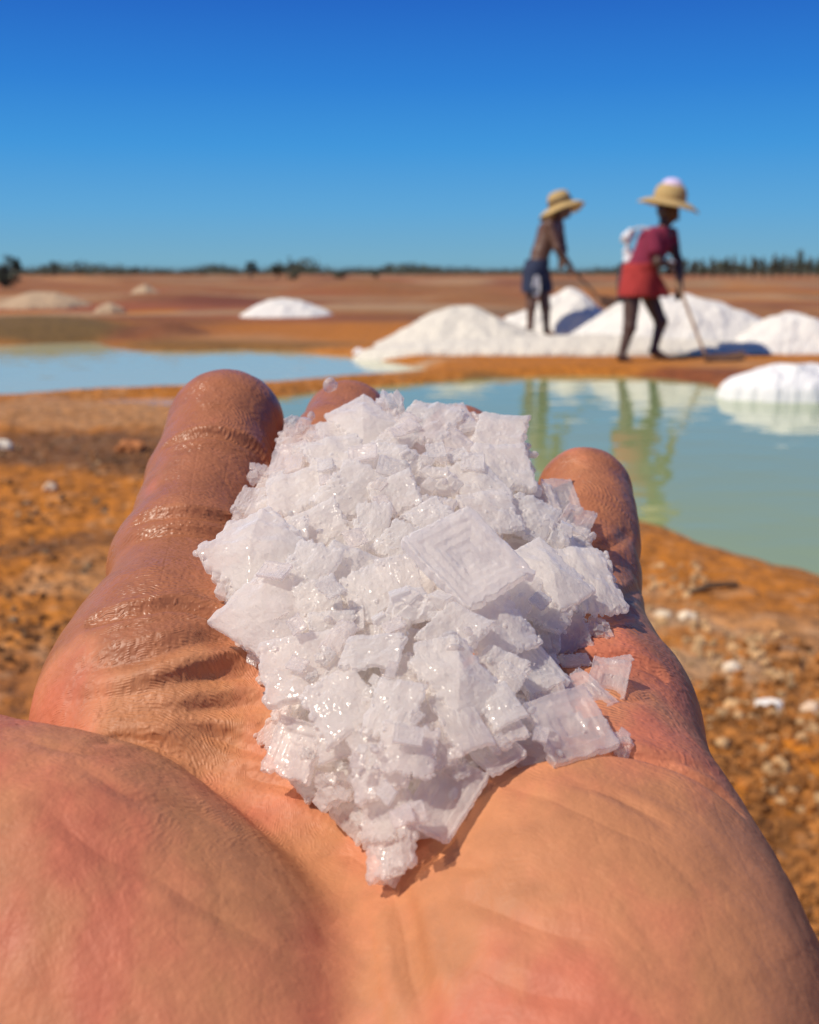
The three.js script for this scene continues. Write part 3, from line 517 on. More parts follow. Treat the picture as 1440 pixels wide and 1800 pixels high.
for (const [x, y, l] of [[1062, 890, 70], [1085, 900, 90], [1070, 970, 60], [1090, 965, 70], [1108, 960, 60], [1050, 880, 40]]) crease(.2, .28, [x, y], [x + 6, y + l * .5], [x + 8, y + l]);
crease(.8, .5, [552, 792], [590, 800], [640, 800]);
// folds of the palm under the raised fingers
crease(1.0, 1.6, [130, 1180], [210, 1165], [290, 1150], [380, 1128], [450, 1120]);
crease(1.1, 1.5, [110, 1232], [200, 1222], [270, 1212], [340, 1200], [410, 1186], [470, 1184]);
crease(.8, 1.2, [170, 1262], [250, 1250], [330, 1248], [420, 1236], [490, 1230]);
crease(.7, .7, [300, 1275], [370, 1290], [430, 1310], [490, 1330], [545, 1352]);
crease(.8, .6, [420, 1352], [460, 1366], [510, 1376], [560, 1400], [610, 1428]);
crease(.5, .55, [560, 1500], [610, 1490], [650, 1515], [684, 1545]);
crease(.3, .5, [150, 1310], [240, 1300], [330, 1335]);
crease(.25, .5, [830, 1700], [930, 1740], [1040, 1760]);
crease(.3, .5, [1000, 1390], [1080, 1410], [1180, 1460]);
crease(.35, .5, [460, 1250], [480, 1300], [520, 1350]);
// the lines of the palm
crease(1.0, .75, [850, 1372], [920, 1345], [1000, 1330], [1080, 1328], [1150, 1345], [1210, 1368], [1270, 1402], [1310, 1440]);
crease(.45, .5, [1120, 1330], [1190, 1345], [1250, 1370]);
crease(.4, .6, [960, 1210], [1030, 1225], [1100, 1240], [1150, 1230]);
crease(1.0, 1.0, [680, 1540], [702, 1590], [715, 1640], [722, 1690], [735, 1740], [755, 1810]);
crease(.7, .7, [684, 1545], [720, 1520], [765, 1490], [800, 1470]);
crease(.35, .5, [760, 1500], [800, 1520], [870, 1530]);
crease(.22, .5, [870, 1380], [960, 1415], [1060, 1460], [1150, 1500]);
crease(.2, .5, [760, 1560], [860, 1600], [960, 1640], [1060, 1660]);
crease(.2, .6, [120, 1330], [230, 1400], [330, 1420], [420, 1470]);
crease(.2, .6, [60, 1400], [180, 1500], [300, 1540], [420, 1560]);
crease(.18, .6, [20, 1290], [120, 1320], [240, 1330], [330, 1370]);
crease(.2, .6, [230, 1500], [330, 1580], [440, 1640], [520, 1690]);
// soft swellings between the folds
const pads = [[330, 1130, 5, .7], [210, 1200, 6, .5], [360, 1165, 5, .8], [300, 1235, 5, .6], [1000, 1420, 12, .9], [1180, 1300, 7, .6], [1050, 1230, 6, .7], [640, 1400, 9, -.8], [720, 1450, 7, -.6], [395, 715, 6, .5], [330, 855, 5, .45], [300, 1000, 6, .5]].map(([x, y, r, h]) => { const p = touch(x, y); return p && [...p, r, h]; }).filter(Boolean);
function handField(x, y, z) {
  let d = handRough(x, y, z);
  if (d > 2.4 || d < -4) return d;
  for (const p of pads) { const q = ((x - p[0]) ** 2 + (y - p[1]) ** 2 + (z - p[2]) ** 2) / (p[3] * p[3]); if (q < 6) d -= p[4] * Math.exp(-q); }
  for (const c of creases) {
    const q = Math.hypot(x - c.c[0], y - c.c[1], z - c.c[2]); if (q > c.R) continue;
    let m = 9, e1 = 0; for (const s of c.segs) { const dx = s[4] - s[0], dy = s[5] - s[1], dz = s[6] - s[2], px = x - s[0], py = y - s[1], pz = z - s[2], t = clamp((px * dx + py * dy + pz * dz) / (dx * dx + dy * dy + dz * dz + 1e-9), 0, 1), e = (px - dx * t) ** 2 + (py - dy * t) ** 2 + (pz - dz * t) ** 2; if (e < m) { m = e; e1 = s[3] + (s[7] - s[3]) * t; } }
    if (m < 9) { const k = m / (c.width * c.width); d += c.depth * e1 * (Math.exp(-k) - .3 * Math.exp(-k * .28)); }
  }
  const w1 = x * .6 + (y * .53 - z * .85) * .35; // shallow wrinkles across the ball of the thumb and the palm
  d += .22 * noise3(x * .16, y * .16, z * .16) + .07 * noise3(x * .5, y * .5, z * .5) + .05 * Math.pow(1 - Math.abs(noise3(w1 * .9, (x - y) * .10, z * .12)), 4);
  return d;
}
// lengthwise axis of the palm and fingers, for the skin's patterns: u across, v along
const SK0 = [-82, 32], SKN = 164;
const skinUV = (p) => [(p[0] - SK0[0]) / SKN, (p[1] * AX[1] + p[2] * AX[2] - SK0[1]) / SKN];
function skinMM(px, py) { const p = touch(px, py); return p ? [p[0], p[1] * AX[1] + p[2] * AX[2]] : [0, 0]; }
const pulps = [[402, 722, 9], [618, 712, 8], [1030, 845, 8]].map(([x, y, r]) => [...skinMM(x, y), r]);
const base1 = skinMM(300, 1085), base4 = skinMM(1050, 1160), wetEdge = skinMM(330, 1120), tipI = skinMM(397, 700);
function ridge(u, v) { // height of the skin's ridges, 0..1
  const wob = 1.1 * noise2(u * .22, v * .22) + .35 * noise2(u * .7, v * .7);
  let ph = null;
  for (const p of pulps) { const q = Math.hypot(u - p[0], (v - p[1]) * 1.0); if (q < p[2] * 1.15 && v > p[1] - 7) { ph = Math.hypot((u - p[0]) * .95 + 1.6, (v - p[1] + 3.5) * .85) + wob * .5; break; } }
  if (ph === null) {
    const onFinger = v > (u < -10 ? base1[1] : base4[1]);
    if (onFinger) ph = v + .09 * (u * u) * .02 + wob * .9;
    else { const a = u < 8 ? .95 + .25 * noise2(u * .05, v * .05) : .35; ph = v * Math.cos(a) * .9 + u * Math.sin(a) * .9 + wob * 1.3; }
  }
  const s = .5 + .5 * Math.sin(ph * 6.283 / .46);
  const brk = sstep(-.45, .45, noise2(u * 2.6, v * 2.6) + .5 * noise2(u * .35 + 7, v * .35));
  const pore = noise2(u * 2.9, v * 2.9);
  return { r: s * brk, pore };
}
{
  const edge = [[1092, 800], [1088, 880], [1084, 1000], [1092, 1080], [1128, 1180], [1186, 1262], [1262, 1385], [1345, 1530], [1400, 1640]].map(([x, y]) => skinMM(x, y)).filter((p) => p[1]);
  const backEdge = (v) => { for (let i = 0; i < edge.length - 1; i++) if (v <= edge[i][1] && v >= edge[i + 1][1]) return lerp(edge[i][0], edge[i + 1][0], (edge[i][1] - v) / (edge[i][1] - edge[i + 1][1])); return v > edge[0][1] ? edge[0][0] : edge[edge.length - 1][0]; };
  const lineGrid = new Map();
  for (const l of lines) for (let i = 0; i < l.p.length - 1; i++) { const a = l.p[i], b = l.p[i + 1]; if (Math.hypot(a[0] - b[0], a[1] - b[1]) > 9) continue; const s = [...a, ...b, l.w, l.d, l.ends(i), l.ends(i + 1)]; for (let gi = Math.floor((Math.min(a[0], b[0]) - 1 - SK0[0]) / 4); gi <= (Math.max(a[0], b[0]) + 1 - SK0[0]) / 4; gi++) for (let gj = Math.floor((Math.min(a[1], b[1]) - 1 - SK0[1]) / 4); gj <= (Math.max(a[1], b[1]) + 1 - SK0[1]) / 4; gj++) { const k = gi * 1000 + gj; lineGrid.has(k) ? lineGrid.get(k).push(s) : lineGrid.set(k, [s]); } }
  const N = 2048, hgt = texture(N, N, (i, j) => {
    const u = SK0[0] + (i + .5) / N * SKN, v = SK0[1] + (j + .5) / N * SKN, { r, pore } = ridge(u, v);
    const cross = .5 + .5 * Math.sin((u * .83 - v * .55 + 1.2 * noise2(u * .3, v * .3 + 5)) * 6.283 / 1.15);
    const line = Math.pow(1 - Math.abs(noise2(u * .42 + 3, v * .16)), 10) * .5 + Math.pow(1 - Math.abs(noise2(u * .16, v * .5 + 8)), 12) * .4;
    const up = sstep(-34, -4, v - wetEdge[1] + 6 * noise2(u * .06, v * .06)), gi = Math.floor((u - SK0[0]) / 4), gj = Math.floor((v - SK0[1]) / 4);
    let cut = 0; for (const s of lineGrid.get(gi * 1000 + gj) || []) { const dx = s[2] - s[0], dv = s[3] - s[1], t = clamp(((u - s[0]) * dx + (v - s[1]) * dv) / (dx * dx + dv * dv + 1e-9), 0, 1), e = Math.hypot(u - s[0] - dx * t, v - s[1] - dv * t); cut = Math.max(cut, s[5] * (s[6] + (s[7] - s[6]) * t) * Math.exp(-((e / s[4]) ** 2))); }
    const k = clamp(.45 + (.07 + .33 * up) * (r - .3) + (.03 + .05 * up) * cross + (.05 + .1 * up) * pore + .05 * noise2(u * 6, v * 6) - .2 * line - .6 * cut, 0, 1); return [k, k, k];
  });
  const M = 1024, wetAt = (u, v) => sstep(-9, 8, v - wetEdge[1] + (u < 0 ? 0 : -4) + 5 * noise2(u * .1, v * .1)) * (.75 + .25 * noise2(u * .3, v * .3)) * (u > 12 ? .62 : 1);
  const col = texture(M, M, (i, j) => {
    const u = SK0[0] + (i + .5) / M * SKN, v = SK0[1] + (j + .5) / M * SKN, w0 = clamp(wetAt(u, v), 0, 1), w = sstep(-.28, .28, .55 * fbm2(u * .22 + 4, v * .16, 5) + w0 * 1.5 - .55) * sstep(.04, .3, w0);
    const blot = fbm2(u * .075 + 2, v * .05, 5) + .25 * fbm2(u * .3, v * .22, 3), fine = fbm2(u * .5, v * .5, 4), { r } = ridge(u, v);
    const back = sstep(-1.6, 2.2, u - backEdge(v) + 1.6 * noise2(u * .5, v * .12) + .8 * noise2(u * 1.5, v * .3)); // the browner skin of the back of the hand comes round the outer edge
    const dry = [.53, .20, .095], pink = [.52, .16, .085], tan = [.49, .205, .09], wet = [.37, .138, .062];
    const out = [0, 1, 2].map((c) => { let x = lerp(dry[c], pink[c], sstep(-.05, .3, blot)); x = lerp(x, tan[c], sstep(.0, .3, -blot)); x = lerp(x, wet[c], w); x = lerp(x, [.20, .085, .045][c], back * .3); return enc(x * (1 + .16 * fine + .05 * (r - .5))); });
    return out;
  }, true);
  const rough = texture(M, M, (i, j) => { const u = SK0[0] + (i + .5) / M * SKN, v = SK0[1] + (j + .5) / M * SKN, w = clamp(wetAt(u, v), 0, 1), k = lerp(.55, .27, w) + .10 * fbm2(u * .6, v * .6, 4); return [k, k, k]; });
  for (const t of [hgt, col, rough]) t.anisotropy = 8;
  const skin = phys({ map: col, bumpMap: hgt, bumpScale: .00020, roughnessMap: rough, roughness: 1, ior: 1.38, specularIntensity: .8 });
  const g = surface(handField, [-95, -190, -222], [86, 40, 200], .55, 1.5), p = g.attributes.position.array, n = g.attributes.normal.array, uv = new Float32Array(p.length / 3 * 2);
  const at = spot(720, 1250, .12), mw = camera.matrixWorld, v = V3(), nm = new THREE.Matrix3().setFromMatrix4(mw);
  for (let i = 0; i < p.length; i += 3) {
    const q = skinUV([p[i], p[i + 1], p[i + 2]]); uv[i / 3 * 2] = q[0]; uv[i / 3 * 2 + 1] = q[1];
    v.set(p[i], p[i + 1], p[i + 2]).multiplyScalar(.001).applyMatrix4(mw).sub(at); p[i] = v.x; p[i + 1] = v.y; p[i + 2] = v.z;
    v.set(n[i], n[i + 1], n[i + 2]).applyMatrix3(nm).normalize(); n[i] = v.x; n[i + 1] = v.y; n[i + 2] = v.z;
  }
  g.setAttribute('uv', new THREE.BufferAttribute(uv, 2));
  console.log('hand triangles', g.index.count / 3);
  const hand = thing('hand', at); tag(hand, 'open cupped hand in the foreground with wet fingers, holding a heap of salt', 'hand');
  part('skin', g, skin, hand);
}
// ───────────────────────── salt flakes in the hand ─────────────────────────
// Grown plates of salt: square outlines with knobbly, notched rims, stepped faces and small beads. Shapes are in millimetres, about 8 across.
function flakeShape(kind, seed) {
  const q = rng(seed * 77 + 5), R = 4, rx = R * (kind === 'shard' ? 1.0 : 1), ry = R * (kind === 'shard' ? .5 + .15 * q() : .82 + .3 * q());
  const o = [q() * 90, q() * 90], clean = [0, 1, 2, 3].map(() => (kind === 'hopper' || kind === 'clear') ? (q() < .75 ? .12 : .5) : q() < .5 ? .22 : .9);
  const th = kind === 'clear' ? .38 : kind === 'pyramid' ? .45 : .36 + .16 * q(), bend = (q() - .5) * .9, skew = (q() - .5) * .35, ox = (q() - .5) * .5, oy = (q() - .5) * .5;
  const knobs = [], nk = kind === 'bead' ? 5 : kind === 'knob' ? 24 : kind === 'clear' ? 6 : kind === 'hopper' ? 10 : 26;
  for (let i = 0; i < nk; i++) {
    const s = Math.floor(q() * 4), t = q() * 2 - 1, r = .26 + .34 * q() * q(); let x = [1, -1, t, t][s] * rx * .97, y = [t, t, 1, -1][s] * ry * .97;
    if (kind === 'knob') { const a = q() * 6.283, k = R * .8 * Math.sqrt(q()); x = k * Math.cos(a); y = k * Math.sin(a) * .8; }
    if (kind === 'bead') { x = (q() - .5) * 2; y = (q() - .5) * 2; }
    knobs.push([x, y, kind === 'knob' ? (q() - .5) * 1.6 : (q() - .5) * .4, kind === 'bead' ? 1.8 + q() : kind === 'knob' ? .75 + .8 * q() : r * (clean[s] + .25), q() * 3.14, (q() - .5) * 1.2]);
  }
  if (!/bead|knob/.test(kind)) for (let i = 0; i < (kind === 'clear' ? 2 : 8); i++) knobs.push([(q() * 2 - 1) * rx * .85, (q() * 2 - 1) * ry * .85, th * .95, .16 + .22 * q() * q()]);
  const step = (c, n) => { const k = c * n, f = Math.floor(k); return (f + sstep(.62, .98, k - f)) / n; };
  const f = (x, y, z) => {
    const X = x + skew * y, n1 = noise2(X * .7 + o[0], y * .7 + o[1]), n2 = noise2(X * 1.9 + o[1], y * 1.9 + o[0]);
    let d = 9;
    if (!/bead|knob/.test(kind)) {
      const side = Math.abs(X) / rx > Math.abs(y) / ry ? (X > 0 ? 0 : 1) : (y > 0 ? 2 : 3), am = clean[side];
      const ax = Math.abs(X) - rx + .36, ay = Math.abs(y) - ry + .36, n4 = noise2(X * 3.1 + 5, y * 3.1 + o[0]);
      const d2 = Math.min(Math.max(ax, ay), 0) + Math.hypot(Math.max(ax, 0), Math.max(ay, 0)) - .36 + am * (.36 * n1 + .42 * n2 + .22 * n4) + .05 * n2;
      const c = Math.max(Math.abs(X - ox) / rx, Math.abs(y - oy) / ry) + .045 * n1 + .02 * n2;
      let hi = th, lo = -th;
      if (kind === 'hopper') { hi = th * .35 + .85 * lerp(Math.min(c, 1), step(Math.min(c, 1), 5), .8); lo = -th * .5; }
      else if (kind === 'clear') { hi = th * .5 + .6 * step(Math.min(c, 1), 3); lo = -th * .6; }
      else if (kind === 'pyramid') { const cc = Math.min(c, 1), k = 1.5 * (1 - lerp(cc, step(cc, 6), .10)) * (1 + .1 * n1); hi = th + k; lo = -th + k * .8; }
      else { hi += .16 * step(.5 + .5 * n1, 3) + .05 * n2; }
      const zc = bend * (X * X + .4 * y * X) / 16 + .18 * n1, rough = (kind === 'clear' ? .012 : .022) * noise3(x * 3.3 + o[0], y * 3.3, z * 3.3) + .012 * n4;
      d = smax(d2, Math.max(z - zc - hi, lo - z + zc), kind === 'hopper' || kind === 'clear' ? .16 : .24) + rough;
    }
    for (const k of knobs) { const dx = x + skew * y - k[0], dy = y - k[1], dz = z - k[2]; let e;
      if (kind === 'knob') { const c = Math.cos(k[4]), sn = Math.sin(k[4]), a = dx * c + dy * sn, b0 = dy * c - dx * sn, ct = Math.cos(k[5]), st = Math.sin(k[5]), b = b0 * ct + dz * st, e2 = dz * ct - b0 * st; const qx = Math.abs(a) - k[3] * .8, qy = Math.abs(b) - k[3] * .75, qz = Math.abs(e2) - k[3] * .5; e = Math.min(Math.max(qx, qy, qz), 0) + Math.hypot(Math.max(qx, 0), Math.max(qy, 0), Math.max(qz, 0)) - .16; }
      else e = Math.sqrt(dx * dx + dy * dy + dz * dz * (kind === 'bead' ? 1 : 1.7)) - k[3];
      if (e < 1) d = smin(d, e, .16); }
    return /bead|knob/.test(kind) ? d + .05 * noise3(x * 2.6, y * 2.6, z * 2.6) : d;
  };
  const g = surface(f, [-5.6, -5.6, -2.6], [5.6, 5.6, 4.4], kind === 'bead' ? .3 : .2, 1.5), p = g.attributes.position.array, uv = new Float32Array(p.length / 3 * 2);
  for (let i = 0; i < p.length; i += 3) { uv[i / 3 * 2] = (p[i] + p[i + 2] * .5) / 5 + seed * .13; uv[i / 3 * 2 + 1] = (p[i + 1] + p[i + 2] * .5) / 5; p[i] *= .001; p[i + 1] *= .001; p[i + 2] *= .001; }
  g.setAttribute('uv', new THREE.BufferAttribute(uv, 2)); return g;
}
const SHAPES = { plate: 9, pyramid: 5, hopper: 3, clear: 4, knob: 5, shard: 3, bead: 2 };
const frost = grainTex(512, 10, 6, 140, (s) => { const k = .5 + s * .9; return [k, k, k]; });
const saltMat = (c, through, rough, bump) => phys({ color: new THREE.Color(...c), transmission: through, thickness: 0, roughness: rough, ior: 1.45, clearcoat: .9, clearcoatRoughness: .12, bumpMap: frost, bumpScale: bump });
const SALT = [saltMat([.985, .955, .92], .80, .74, .00010), saltMat([.985, .955, .925], .84, .68, .00009), saltMat([.965, .925, .90], .84, .52, .00006)]; // milky, cloudy, clear
const shapes = {}; { let s = 1; for (const k in SHAPES) { shapes[k] = []; for (let i = 0; i < SHAPES[k]; i++) shapes[k].push(flakeShape(k, s++)); } }
// outline of the heap on the hand, and how far it rises over the skin
const rim = [[430, 880], [470, 800], [520, 745], [580, 720], [650, 690], [760, 690], [900, 725], [945, 830], [1000, 900], [1075, 1000], [1075, 1095], [980, 1140], [1000, 1200], [1070, 1290], [990, 1345], [900, 1350], [830, 1400], [770, 1480], [690, 1545], [640, 1470], [545, 1410], [465, 1340], [440, 1200], [400, 1080], [360, 1000]];
const bedAt = (() => { const t = [[660, 172], [700, 169], [850, 152], [1050, 132], [1150, 124], [1300, 115], [1500, 102], [1800, 86]]; return (y) => { let i = 0; while (i < t.length - 2 && y > t[i + 1][0]) i++; return lerp(t[i][1], t[i + 1][1], clamp((y - t[i][0]) / (t[i + 1][0] - t[i][0]), 0, 1)); }; })();
const rise = (x, y) => { const e = -toPoly(x, y, rim); return e <= 0 ? 0 : 10 * (1 - Math.exp(-e / 130)); };
function heapDepth(x, y) { const t = touch(x, y), b = bedAt(y), s = t ? -t[2] : 400; return Math.min(s, lerp(b, Math.min(s, b + 4), .5)) - rise(x, y); }
const eyeDir = (x, y) => V3((720 - x) / FPX, (y - 900) / FPX, 1).normalize();
const flakeQ = rng(2024), mwq = camera.quaternion;
function flake(x, y, w, h, turn, kind, clarity, label, group, lift = 1, tilt = 1) {
  const r = (a, b) => heapDepth(clamp(a, 350, 1110), clamp(b, 690, 1560));
  const d0 = heapDepth(x, y) - lift * sstep(-10, 120, -toPoly(x, y, rim)) - Math.sign(lift) * Math.min(Math.abs(lift), .7), at = (a, b, d) => V3(...C(a, b, d));
  // how the heap leans here, smoothed over the flake's own width
  const s = 34, gx = at(x + s, y, r(x + s, y)).sub(at(x - s, y, r(x - s, y))), gy = at(x, y - s, r(x, y - s)).sub(at(x, y + s, r(x, y + s)));
  let n = gx.cross(gy).normalize(); if (n.z < 0) n.negate();
  const inner = sstep(20, 150, -toPoly(x, y, rim)); n.lerp(eyeDir(x, y), n.z < .45 ? lerp(.42, .58, inner) : lerp(.2, .4, inner)).normalize();
  n.x += (flakeQ() - .62) * .32 * tilt; n.y += .20 + (flakeQ() - .5) * .30 * tilt; n.normalize();
  const u = V3(1, 0, 0).addScaledVector(n, -n.x).normalize(), v = n.clone().cross(u), c = Math.cos(turn * Math.PI / 180), sn = Math.sin(turn * Math.PI / 180);
  const U = u.clone().multiplyScalar(c).addScaledVector(v, sn), Vv = v.clone().multiplyScalar(c).addScaledVector(u, -sn);
  const p = at(x, y, d0), list = shapes[kind], g = list[Math.floor(flakeQ() * list.length)];
  const mm = d0 / FPX, sx = w * mm / 8.2, sy = h * mm / 8.2 / clamp(n.z, .6, 1);
  // rest on the skin, never in it
  for (let i = 0; i < 14; i++) { let low = 9; for (const [a, b] of [[0, 0], [.8, 0], [-.8, 0], [0, .8], [0, -.8]]) { const e = handRough(p.x + (U.x * a * sx + Vv.x * b * sy) * 4 - n.x * .5, p.y + (U.y * a * sx + Vv.y * b * sy) * 4 - n.y * .5, p.z + (U.z * a * sx + Vv.z * b * sy) * 4 - n.z * .5); low = Math.min(low, e); } if (low > -.25) break; p.multiplyScalar(1 - Math.max(.3, -low * .6) / p.length()); }
  const m = top('salt_flake', g, SALT[clarity], p.multiplyScalar(.001).applyMatrix4(camera.matrixWorld));
  m.quaternion.copy(mwq).multiply(new THREE.Quaternion().setFromRotationMatrix(new THREE.Matrix4().makeBasis(U, Vv, n)));
  m.scale.set(sx, sy, (sx + sy) / 2);
  tag(m, label, 'salt flake', group); return m;
}
const HEAP = 'salt flakes heaped in the palm';
const F = (rows) => rows.forEach(([x, y, w0, h0, t, kind, c, label, lift, tilt]) => { const k = Math.max(w0, h0) > 60 && kind !== 'hopper' && kind !== 'clear' ? .96 : 1; flake(x, y, w0 * k, h0 * k, t, kind, c, label, HEAP, lift, tilt); });
